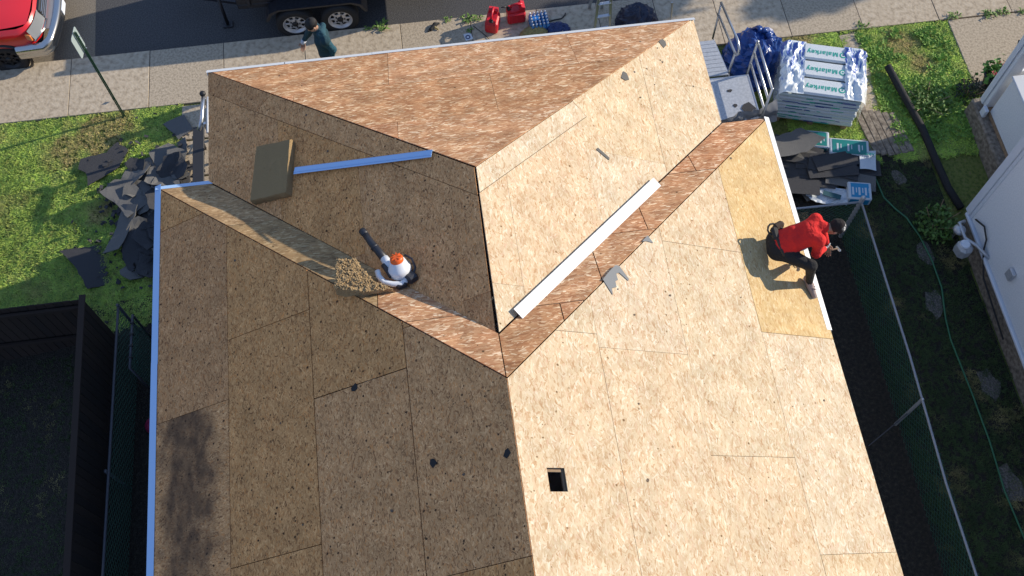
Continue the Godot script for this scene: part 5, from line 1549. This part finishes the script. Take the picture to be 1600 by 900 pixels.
	# debris specks on the right and left slopes
	for k in 34:
		var xf: Transform3D = [RR, RF, LR, LF][k % 4]
		var l := Vector2(q.randf_range(0.7, 5.8), q.randf_range(0.4, 4.6))
		if xf == RF: l = Vector2(-q.randf_range(-1.7, -0.1) + 0.0, q.randf_range(0.3, 1.9))
		if xf == LF: l = Vector2(q.randf_range(-1.5, 0.5), q.randf_range(0.5, 2.2))
		if (xf == LR or xf == RR) and absf(l.x) < l.y * 0.9: l.x = l.y + q.randf_range(0.2, 1.0)
		if xf == RR: l.x = -(-l.x)
		var g := scrap(q.randf_range(0.008, 0.024), k + 200, 0.004)
		var s := obj("roof_debris", g, mat(Color(0.14, 0.1, 0.07), 0.9))
		var lx := l.x if xf != RR else -l.x
		if xf == RR: lx = -l.x
		if xf == RF: lx = l.x * 1.0
		s.transform = Transform3D(Basis(xf.basis.x, xf.basis.z, -xf.basis.y), xf * Vector3(lx if xf != RR else -absf(l.x), l.y, 0.006))
		tag(s, "speck of roofing debris on the bare boards", "debris", "debris specks on the boards")
	for it in [Vector3(-1.31, 4.53, -4.36), Vector3(-0.47, 4.975, -3.2), Vector3(0.34, 5.405, -3.07)]:
		var l: Vector3 = LR.affine_inverse() * it
		var s := obj("roof_debris", scrap(0.055, int(it.x * 10) + 90, 0.006), mat(Color(0.025, 0.023, 0.022), 0.9))
		s.transform = Transform3D(Basis(LR.basis.x, LR.basis.z, -LR.basis.y), LR * Vector3(l.x, l.y, 0.008))
		tag(s, "bigger black scrap lying on the left slope", "debris", "black scraps on the left slope")

func leaf_blower() -> void:
	var b: Node3D = thing("leaf_blower", "white and orange leaf blower with a black tube on the left slope", "leaf blower", Vector3(-0.66, 4.50, -5.80))
	b.scale = Vector3.ONE * 0.88
	var white := mat(Color(0.68, 0.7, 0.72), 0.35)
	var black := mat(Color(0.02, 0.022, 0.03), 0.45)
	var orange := mat(Color(0.75, 0.12, 0.015), 0.4)
	var tilt := Transform3D(Basis(Vector3(0, 0, 1), 0.12) * Basis(Vector3.RIGHT, -0.42), Vector3(0.02, 0.10, 0.0))
	obj("housing", G.new().smooth(1).lathe([Vector2(0, -0.06), Vector2(0.13, -0.06), Vector2(0.165, -0.02), Vector2(0.17, 0.05), Vector2(0.165, 0.09), Vector2(0.14, 0.11), Vector2(0.115, 0.19), Vector2(0.095, 0.2)], tilt, 24), white, b)
	var st := G.new().smooth(1).lathe([Vector2(0.095, 0.195), Vector2(0.095, 0.245), Vector2(0.08, 0.265), Vector2(0.05, 0.272), Vector2(0, 0.272)], tilt, 20)
	st.smooth(-1)
	for k in 8: st.box(tilt * Vector3(cos(TAU * k / 8) * 0.055, 0.275, sin(TAU * k / 8) * 0.07), Vector3(0.045, 0.008, 0.014), tilt.basis * Basis(Vector3.UP, -TAU * k / 8))
	obj("starter_cap", st, orange, b)
	obj("engine", G.new().box(tilt * Vector3(0.14, -0.03, 0.12), Vector3(0.16, 0.13, 0.2), tilt.basis * Basis(Vector3.UP, 0.6), 0.03), black, b)
	obj("fuel_tank", G.new().box(tilt * Vector3(0.0, -0.08, 0.2), Vector3(0.16, 0.1, 0.1), tilt.basis * Basis(Vector3.UP, 0.2), 0.025), black, b)
	obj("guard_hoop", G.new().smooth(1).tube([tilt * Vector3(0.1, 0.17, -0.14), tilt * Vector3(0.2, 0.14, -0.06), tilt * Vector3(0.225, 0.05, 0.03), tilt * Vector3(0.17, -0.02, 0.16)], 0.018, 8), black, b)
	var h := []
	for k in 9:
		var a: float = lerp(2.6, 4.7, k / 8.0)
		h.append(tilt * Vector3(cos(a) * 0.3, 0.05, -sin(a) * 0.27 ))
	obj("handle", G.new().smooth(1).tube([Vector3(-0.30, 0.12, -0.04), Vector3(-0.285, 0.13, 0.05), Vector3(-0.22, 0.13, 0.15), Vector3(-0.1, 0.13, 0.2), Vector3(0.02, 0.13, 0.21), Vector3(0.12, 0.14, 0.15)], 0.042, 10), white, b)
	obj("grip", G.new().smooth(1).tube([Vector3(-0.21, 0.13, -0.12), Vector3(-0.15, 0.15, 0.0), Vector3(-0.11, 0.14, 0.09)], 0.036, 10), black, b)
	obj("elbow", G.new().smooth(1).tube([Vector3(-0.08, 0.10, -0.05), Vector3(-0.15, 0.11, -0.16), Vector3(-0.19, 0.105, -0.24)], 0.075, 14, 0.062), white, b)
	obj("tube", G.new().smooth(1).tube([Vector3(-0.18, 0.105, -0.22), Vector3(-0.27, 0.09, -0.38), Vector3(-0.36, 0.06, -0.54), Vector3(-0.44, 0.02, -0.72)], 0.062, 14, 0.048), black, b)
	obj("tube_collar", G.new().smooth(1).tube([Vector3(-0.30, 0.08, -0.43), Vector3(-0.32, 0.074, -0.46)], 0.062, 14), black, b)
	obj("nozzle", G.new().smooth(1).tube([Vector3(-0.43, 0.024, -0.7), Vector3(-0.48, 0.0, -0.79)], 0.052, 14, 0.056), black, b)

# bones of a hand: wrist, direction of the fingers, palm normal, side the thumb is on; curl bends the fingers towards the palm normal
func hand_bones(w: Vector3, dir: Vector3, pn: Vector3, thumb: Vector3, curl: float, c: Color) -> Array:
	var out := []
	dir = dir.normalized(); thumb = (thumb - dir * thumb.dot(dir)).normalized()
	pn = dir.cross(thumb).normalized() * signf(dir.cross(thumb).dot(pn))
	var knuckle := w + dir * 0.092
	for k in 4:
		var s := thumb * (0.033 - k * 0.022)
		out.append([w + s * 0.55, knuckle + s, 0.016, 0.0135, c])
		var L: float = [0.043, 0.05, 0.046, 0.036][k]
		var p := knuckle + s
		var d := dir
		var ax := dir.cross(pn).normalized()
		for m in 3:
			d = d.rotated(ax, curl * [0.7, 1.0, 0.7][m] * (1.0 + 0.08 * k)).normalized()
			var e: Vector3 = p + d * L * [1.0, 0.66, 0.5][m]
			out.append([p, e, 0.0098 - m * 0.0008, 0.0092 - m * 0.0008, c])
			p = e
	var t0 := w + dir * 0.025 + thumb * 0.03
	var t1 := t0 + (thumb * 0.75 + dir * 0.7 + pn * 0.25).normalized() * 0.045
	var t2 := t1 + (thumb * 0.3 + dir * 0.9 + pn * 0.4).normalized() * 0.036
	out.append([t0, t1, 0.0145, 0.011, c]); out.append([t1, t2, 0.011, 0.0095, c])
	return out

func head_bones(c: Vector3, f: Vector3, u: Vector3, skin_c: Color, hair: Color) -> Array:
	var r := f.cross(u).normalized()
	return [
		[c + u * 0.035 - f * 0.03, c + u * 0.035 + f * 0.025, 0.093, 0.088, hair],
		[c + u * 0.065 - f * 0.03, c + u * 0.06 + f * 0.02, 0.08, 0.078, hair],
		[c - u * 0.0 + f * 0.035, c - u * 0.05 + f * 0.045, 0.073, 0.058, skin_c],
		[c - u * 0.085 + f * 0.055, c - u * 0.095 + f * 0.062, 0.04, 0.034, skin_c],
		[c + u * 0.012 + f * 0.098, c - u * 0.03 + f * 0.118, 0.011, 0.016, skin_c],
		[c + u * 0.03 + f * 0.09 - r * 0.04, c + u * 0.03 + f * 0.09 + r * 0.04, 0.014, 0.014, skin_c],
		[c - u * 0.065 + f * 0.092 - r * 0.018, c - u * 0.065 + f * 0.092 + r * 0.018, 0.009, 0.009, Color(0.35, 0.13, 0.1)],
		[c - u * 0.01 + r * 0.088 - f * 0.005, c - u * 0.035 + r * 0.084, 0.018, 0.012, skin_c],
		[c - u * 0.01 - r * 0.088 - f * 0.005, c - u * 0.035 - r * 0.084, 0.018, 0.012, skin_c],
	]

func eyes(g: G, c: Vector3, f: Vector3, u: Vector3) -> void:
	var r := f.cross(u).normalized()
	for s in [-1.0, 1.0]:
		var e: Vector3 = c + f * 0.092 + u * 0.008 + r * s * 0.033
		g.col = Color(0.6, 0.58, 0.55); g.ell(e, Vector3.ONE * 0.013, Basis(), 6)
		g.col = Color(0.02, 0.015, 0.01); g.ell(e + f * 0.009, Vector3.ONE * 0.007, Basis(), 5)
		g.ell(e + u * 0.022 + f * 0.002, Vector3(0.018, 0.005, 0.018), Basis(), 5)
	g.col = Color.WHITE

func people() -> void:
	var skin_c := Color(0.36, 0.2, 0.13)
	# roofer in red, squatting at the right eaves and bending over the edge
	var red := Color(0.62, 0.022, 0.018)
	var trousers := Color(0.016, 0.016, 0.019)
	var shoe := Color(0.34, 0.26, 0.23)
	var p: Node3D = thing("person", "person in a red sweatshirt squatting at the right eaves, bending over the edge", "person")
	var hipN := Vector3(4.44, 3.60, -5.93); var hipF := Vector3(4.46, 3.60, -6.10)
	var pel := (hipN + hipF) * 0.5
	var chest := Vector3(4.83, 3.84, -6.02)
	var neck := Vector3(5.02, 3.91, -6.05)
	var head := Vector3(5.18, 3.90, -6.03)
	var shN := Vector3(4.92, 3.89, -5.87); var shF := Vector3(4.95, 3.90, -6.18)
	var kneeN := Vector3(4.80, 3.66, -5.62); var ankN := Vector3(4.89, 3.24, -5.60)
	var kneeF := Vector3(4.95, 3.52, -6.30); var ankF := Vector3(4.74, 3.285, -6.27)
	var elN := Vector3(4.93, 3.64, -5.80); var wrN := Vector3(5.13, 3.44, -5.95)
	var elF := Vector3(5.12, 3.64, -6.22); var wrF := Vector3(5.20, 3.42, -6.06)
	var bones := [
		[pel + Vector3(-0.01, 0, 0.07), pel + Vector3(0.01, 0, -0.07), 0.15, 0.15, trousers],
		[pel + Vector3(0.04, 0.06, 0.05), pel + Vector3(0.2, 0.15, 0.05), 0.135, 0.135, red],
		[pel + Vector3(0.04, 0.06, -0.05), pel + Vector3(0.2, 0.15, -0.05), 0.135, 0.135, red],
		[pel + Vector3(0.2, 0.14, 0.05), chest + Vector3(0, 0, 0.06), 0.128, 0.125, red],
		[pel + Vector3(0.2, 0.14, -0.05), chest + Vector3(0, 0, -0.06), 0.128, 0.125, red],
		[chest + Vector3(0.02, 0, 0.06), shN, 0.118, 0.085, red], [chest + Vector3(0.02, 0, -0.06), shF, 0.118, 0.085, red],
		[chest, neck, 0.12, 0.075, red],
		[neck - Vector3(0.02, 0, 0), head + Vector3(-0.05, 0.0, 0), 0.06, 0.058, skin_c],
		[shN, elN, 0.078, 0.06, red], [elN, wrN, 0.062, 0.044, red],
		[shF, elF, 0.078, 0.06, red], [elF, wrF, 0.062, 0.044, red],
		[hipN, kneeN, 0.118, 0.078, trousers], [kneeN, ankN, 0.078, 0.052, trousers],
		[hipF, kneeF, 0.118, 0.078, trousers], [kneeF, ankF, 0.078, 0.05, trousers],
		[ankN + Vector3(-0.01, -0.06, -0.06), ankN + Vector3(0.02, -0.085, 0.05), 0.046, 0.046, shoe], [ankN + Vector3(0.02, -0.09, 0.05), ankN + Vector3(0.045, -0.115, 0.19), 0.046, 0.038, shoe],
		[ankF + Vector3(-0.02, -0.02, 0), ankF + Vector3(-0.1, 0.02, 0.0), 0.046, 0.046, shoe], [ankF + Vector3(-0.02, -0.04, 0), ankF + Vector3(0.08, -0.08, 0.01), 0.042, 0.036, shoe],
	]
	var g := G.new().skin(bones, 0.014, 0.04)
	var hf := Vector3(0.55, -0.83, 0.1).normalized()
	var hu := Vector3(0.83, 0.55, 0.05).normalized()
	hu = (hu - hf * hu.dot(hf)).normalized()
	g.skin(head_bones(head, hf, hu, skin_c, Color(0.012, 0.011, 0.011)), 0.006, 0.02)
	g.skin(hand_bones(wrN + (wrN - elN).normalized() * 0.03, wrN - elN, Vector3(0, 0.2, -1), Vector3(0.5, 0.6, 0), 0.55, Color(0.42, 0.44, 0.45)), 0.004, 0.006)
	g.skin(hand_bones(wrF + (wrF - elF).normalized() * 0.03, wrF - elF, Vector3(-0.6, 0, 0.8), Vector3(0.8, 0.3, 0.5), 0.5, skin_c), 0.004, 0.006)
	eyes(g, head, hf, hu)
	obj("body", g, M.cloth, p)
	var cap := G.new().smooth(1)
	var sp := FastNoiseLite.new(); sp.seed = 4; sp.frequency = 22.0
	var hb := Basis(hf.cross(hu), hu, -hf)
	for i in 9:
		for j in 24:
			var f := func(ii: int, jj: int) -> Vector3:
				var th := PI * 0.55 * ii / 9.0
				var ph := TAU * (jj % 24) / 24.0
				return head + hu * 0.045 - hf * 0.005 + hb * (Vector3(sin(th) * cos(ph) * 0.098, cos(th) * 0.10, -sin(th) * sin(ph) * 0.118))
			var cc: Vector3 = f.call(i, j)
			var k := sp.get_noise_3dv(cc * 3.0)
			cap.col = Color(0.5, 0.5, 0.49) if k > 0.0 else Color(0.1, 0.1, 0.1)
			if i > 5: cap.col = Color(0.014, 0.013, 0.013)
			cap.quad(f.call(i + 1, j), f.call(i + 1, j + 1), f.call(i, j + 1), f.call(i, j))
	obj("knit_cap", cap, M.cloth, p)
	var belt := []
	var bax := (chest - pel).normalized()
	var b0 := Vector3(0, 0, 1)
	var b1 := bax.cross(b0).normalized()
	for k in 17:
		var a := TAU * k / 16
		belt.append(pel + bax * 0.06 + b0 * cos(a) * 0.215 + b1 * sin(a) * 0.155)
	obj("tool_belt", G.new().smooth(1).tube(belt, 0.026, 8), mat(Color(0.025, 0.018, 0.012), 0.6), p)
	obj("pouch", G.new().box(Vector3(4.49, 3.68, -6.24), Vector3(0.16, 0.22, 0.1), Basis(Vector3.UP, 0.4), 0.03), mat(Color(0.06, 0.035, 0.02), 0.7), p)
	obj("pouch", G.new().box(Vector3(4.42, 3.73, -6.12), Vector3(0.1, 0.14, 0.2), Basis(Vector3.BACK, 0.6), 0.03), mat(Color(0.02, 0.018, 0.016), 0.7), p)
	var ring := []
	for k in 13: ring.append(Vector3(4.42, 3.76, -6.18) + Vector3(cos(TAU * k / 12) * 0.1, 0.02 * sin(TAU * k / 6), sin(TAU * k / 12) * 0.09))
	obj("cable_coil", G.new().smooth(1).tube(ring, 0.014, 6), M.black, p)
	var hem := G.new().smooth(1)
	hem.ell(Vector3(4.72, 3.70, -5.89), Vector3(0.13, 0.05, 0.05), Basis(Vector3.BACK, 0.5), 8)
	obj("shirt_hem", hem, mat(Color(0.42, 0.42, 0.43), 0.9), p)
	obj("shoe_sole", G.new().bar(ankN + Vector3(-0.02, -0.125, -0.1), ankN + Vector3(0.055, -0.16, 0.22), 0.085, 0.018, 0.006), mat(Color(0.3, 0.28, 0.26), 0.8), p)
	for k in 3: obj("lace", G.new().bar(ankN + Vector3(-0.005 + k * 0.012, -0.035 - k * 0.008, 0.045 + k * 0.035), ankN + Vector3(0.065 + k * 0.012, -0.055 - k * 0.008, 0.05 + k * 0.035), 0.01, 0.006), mat(Color(0.05, 0.03, 0.03), 0.9), p)
	var hm: Node3D = thing("hammer", "small hammer in the hand of the person in red", "hammer")
	var hp := wrF + (wrF - elF).normalized() * 0.12
	obj("shaft", G.new().smooth(1).tube([hp + Vector3(-0.08, -0.02, 0.02), hp + Vector3(0.12, 0.05, 0.03)], 0.012, 8), M.wood, hm)
	obj("head", G.new().bar(hp + Vector3(0.13, 0.0, -0.02), hp + Vector3(0.13, 0.07, 0.08), 0.03, 0.03, 0.005), M.steel, hm)

	# man in a dark teal hooded top on the pavement, facing left
	var teal := Color(0.012, 0.045, 0.062)
	var m: Node3D = thing("person", "person in a dark teal hooded top standing on the pavement, looking down", "person")
	var fz := Vector3(-1.86, 0, -12.44)
	var hl := Vector3(-1.80, 0.96, -12.32); var hr := Vector3(-1.84, 0.96, -12.52)
	var pv := (hl + hr) * 0.5
	var ch := Vector3(-1.84, 1.30, -12.44)
	var nk := Vector3(-1.88, 1.50, -12.44)
	var hd := Vector3(-1.945, 1.64, -12.45)
	var sl := Vector3(-1.76, 1.42, -12.25); var sr := Vector3(-1.96, 1.42, -12.63)
	var kl := Vector3(-1.84, 0.51, -12.31); var al := Vector3(-1.80, 0.12, -12.31)
	var kr := Vector3(-1.88, 0.51, -12.55); var ar := Vector3(-1.84, 0.12, -12.57)
	var el_ := Vector3(-1.665, 1.14, -12.27); var wl := Vector3(-1.72, 0.90, -12.30)
	var er := Vector3(-2.09, 1.16, -12.69); var wr := Vector3(-2.21, 0.98, -12.68)
	bones = [
		[pv + Vector3(0, 0, 0.07), pv + Vector3(0, 0, -0.07), 0.13, 0.13, Color(0.02, 0.02, 0.024)],
		[pv + Vector3(0, 0.08, 0.07), ch + Vector3(0, 0, 0.08), 0.13, 0.13, teal], [pv + Vector3(0, 0.08, -0.07), ch + Vector3(0, 0, -0.08), 0.13, 0.13, teal],
		[ch + Vector3(0, 0, 0.08), sl, 0.12, 0.085, teal], [ch + Vector3(0, 0, -0.08), sr, 0.12, 0.085, teal], [ch, nk, 0.12, 0.08, teal],
		[nk + Vector3(0.08, -0.02, 0.09), nk + Vector3(0.10, 0.0, -0.09), 0.06, 0.06, Color(0.02, 0.07, 0.095)], [nk + Vector3(0.02, 0.0, 0.11), nk + Vector3(0.08, 0.01, 0.08), 0.045, 0.055, Color(0.02, 0.07, 0.095)],
		[nk + Vector3(0.0, -0.02, 0), hd, 0.06, 0.058, skin_c],
		[sl, el_, 0.08, 0.06, Color(0.018, 0.075, 0.11)], [el_, wl, 0.06, 0.042, Color(0.018, 0.075, 0.11)],
		[sr, er, 0.08, 0.06, teal], [er, wr, 0.06, 0.042, teal],
		[hl, kl, 0.105, 0.075, Color(0.02, 0.02, 0.024)], [kl, al, 0.072, 0.052, Color(0.02, 0.02, 0.024)],
		[hr, kr, 0.105, 0.075, Color(0.02, 0.02, 0.024)], [kr, ar, 0.072, 0.052, Color(0.02, 0.02, 0.024)],
		[al + Vector3(0.03, -0.045, 0), al + Vector3(-0.19, -0.055, 0.02), 0.045, 0.036, Color(0.03, 0.028, 0.026)], [ar + Vector3(0.03, -0.045, 0), ar + Vector3(-0.19, -0.055, -0.02), 0.045, 0.036, Color(0.03, 0.028, 0.026)],
	]
	g = G.new().skin(bones, 0.014, 0.04)
	hf = Vector3(-0.8, -0.55, 0.28).normalized()
	hu = Vector3(-0.5, 0.86, 0.0); hu = (hu - hf * hu.dot(hf)).normalized()
	g.skin(head_bones(hd, hf, hu, Color(0.5, 0.3, 0.2), Color(0.012, 0.011, 0.011)), 0.006, 0.02)
	var glove := Color(0.5, 0.52, 0.58)
	g.skin(hand_bones(wl + (wl - el_).normalized() * 0.03, wl - el_, Vector3(-0.3, 0, -1), Vector3(-1, 0, 0), 0.3, glove), 0.004, 0.006)
	g.skin(hand_bones(wr + (wr - er).normalized() * 0.02, Vector3(-0.25, -1, 0.55), Vector3(0.3, 0, 1), Vector3(-1, 0, 0), 0.3, Color(0.36, 0.2, 0.14)), 0.004, 0.006)
	eyes(g, hd, hf, hu)
	obj("body", g, M.cloth, m)
	obj("glove_cuff", G.new().smooth(1).tube([wr + (wr - er).normalized() * -0.02, wr + Vector3(-0.03, -0.05, 0.02)], 0.05, 10, 0.046), mat(glove, 0.9), m)
	var kc := G.new().smooth(1)
	var hb2 := Basis(hf.cross(hu), hu, -hf)
	for i in 8:
		for j in 20:
			var f := func(ii: int, jj: int) -> Vector3:
				var th := PI * 0.52 * ii / 8.0
				var ph := TAU * (jj % 20) / 20.0
				return hd + hu * 0.05 - hf * 0.008 + hb2 * Vector3(sin(th) * cos(ph) * 0.1, cos(th) * 0.098, -sin(th) * sin(ph) * 0.12)
			kc.quad(f.call(i + 1, j), f.call(i + 1, j + 1), f.call(i, j + 1), f.call(i, j))
	obj("black_cap", kc, mat(Color(0.012, 0.012, 0.013), 0.8), m)

func lawn_blades() -> void:
	M.blade = mat(Color.WHITE, 0.7, 0, true)
	M.blade.backlight_enabled = true
	M.blade.backlight = Color(0.5, 0.6, 0.2)
	# three tuft shapes; the tufts of each lawn are one mass nobody could count
	var tufts := []
	for t in 3:
		var g := G.new()
		for k in 11:
			var a := rng.randf() * TAU
			var d := Vector3(cos(a), 0, sin(a))
			var b := Vector3(rng.randfn() * 0.018, -0.01, rng.randfn() * 0.018)
			var L := rng.randf_range(0.026, 0.058)
			var lean := rng.randf_range(0.5, 1.4)
			var sd := Vector3(-d.z, 0, d.x) * 0.0042
			var m := b + Vector3(0, L * 0.65, 0) + d * L * lean * 0.35
			var e := b + Vector3(0, L * (1.0 - 0.45 * lean), 0) + d * L * lean
			g.quad(b - sd, b + sd, m + sd, m - sd)
			g.tri(m - sd, m + sd, e)
		tufts.append(g)
	var pn := FastNoiseLite.new(); pn.seed = 9; pn.frequency = 0.9; pn.fractal_octaves = 4
	var dry_spots := [[-6.25, -11.75, 0.75], [-5.95, -12.0, 0.5], [-6.8, -11.55, 0.5], [9.25, -11.85, 0.5], [9.5, -11.3, 0.35], [7.3, -12.15, 0.5], [-6.2, -10.2, 0.35]]
	var areas := [["left_lawn", -9.4, -4.5, -12.28, -7.75, 26000, "green lawn with dry brown patches left of the bungalow"], ["right_lawn", 5.9, 10.36, -12.28, -9.2, 22000, "bright green lawn round the pallet and the drain pipe"], ["side_lawn", 6.95, 8.98, -9.2, 0.0, 8000, "side yard grass by the white house, shade put into its colour"], ["next_lawn", -9.5, -6.0, -7.5, 0.0, 4500, "grass behind the board fence, shade put into its colour"]]
	for a in areas:
		var sets := [[], [], []]
		var cols := [[], [], []]
		for k in a[5]:
			var x := rng.randf_range(a[1], a[2])
			var z := rng.randf_range(a[3], a[4])
			if a[0] == "right_lawn":
				if absf(x - 8.27 - 0.06 * sin(z * 2.0)) < 0.2 and pn.get_noise_2d(x * 5, z * 5) < 0.25: continue
				if x > 9.95 and z > -10.1: continue
				if x < 6.6 and z > -10.9: continue
			if a[0] == "left_lawn" and x > -4.72 and z < -9.75: continue
			var n := pn.get_noise_2d(x, z)
			var dry := clampf(n * 1.3 - 0.25, 0, 0.6)
			var dens := 1.0
			for s in dry_spots:
				var dd: float = Vector2(x - s[0], z - s[1]).length() / s[2]
				dd += 0.5 * pn.get_noise_2d(x * 3.1, z * 3.1)
				dry = maxf(dry, smoothstep(1.0, 0.35, dd))
			if dry > 0.6 and rng.randf() < 0.35: continue
			var t := rng.randi() % 3
			var sc := rng.randf_range(0.7, 1.25) * (0.8 if dry > 0.5 else 1.0)
			var right: bool = a[0] == "right_lawn"
			if right and x > 8.5 and z > -11.2: sc *= 1.35
			sets[t].append(Transform3D(Basis(Vector3.UP, rng.randf() * TAU).scaled(Vector3(sc, sc * rng.randf_range(0.8, 1.2), sc)), Vector3(x, gy(x, z), z)))
			var f := rng.randf_range(0.7, 1.35) * (1.0 + 0.35 * pn.get_noise_2d(x * 2 + 40, z * 2))
			var green := Color(0.39, 0.52, 0.09) if not right else Color(0.4, 0.56, 0.085)
			if rng.randf() < 0.18: green = Color(0.44, 0.48, 0.12)
			if rng.randf() < 0.25: green = Color(0.2, 0.33, 0.07)
			if a[0] in ["side_lawn", "next_lawn"]: green = Color(0.04, 0.065, 0.016)  # shade put into the blade colour of these two lawns
			var c := green.lerp(Color(0.5, 0.36, 0.16), dry * rng.randf_range(0.5, 1.0))
			cols[t].append(Color(c.r * f, c.g * f, c.b * f))
		for t in 3:
			var xf: Array[Transform3D] = []
			xf.assign(sets[t])
			var g: G = tufts[t]
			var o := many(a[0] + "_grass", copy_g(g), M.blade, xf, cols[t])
			tag(o, a[6], "grass", "", "stuff")
	# broad leaves of weeds in the right lawn
	var leaf := G.new()
	leaf.tri(Vector3(0, 0, 0.0), Vector3(0.02, 0.012, 0.05), Vector3(0, 0.015, 0.11))
	leaf.tri(Vector3(0, 0.015, 0.11), Vector3(-0.02, 0.012, 0.05), Vector3(0, 0, 0.0))
	var lx: Array[Transform3D] = []
	var lc := []
	for k in 900:
		var x := rng.randf_range(8.45, 10.2)
		var z := rng.randf_range(-12.2, -9.5)
		if pn.get_noise_2d(x * 1.5, z * 1.5) < 0.05 and z < -11.0: continue
		var n := 5
		var a0 := rng.randf() * TAU
		for m in n:
			lx.append(Transform3D(Basis(Vector3.UP, a0 + TAU * m / n + rng.randfn() * 0.2) * Basis(Vector3.RIGHT, rng.randf_range(-0.7, -0.1)).scaled(Vector3.ONE * rng.randf_range(0.5, 1.0)), Vector3(x, 0.03, z)))
			var f := rng.randf_range(0.7, 1.4)
			lc.append(Color(0.17 * f, 0.31 * f, 0.05 * f))
	tag(many("lawn_weeds", leaf, M.blade, lx, lc), "broad leaved weeds among the right lawn's grass", "weeds", "", "stuff")

func copy_g(g: G) -> G:
	var c := G.new()
	c.st.append_from(g.st.commit(), 0, Transform3D())
	return c
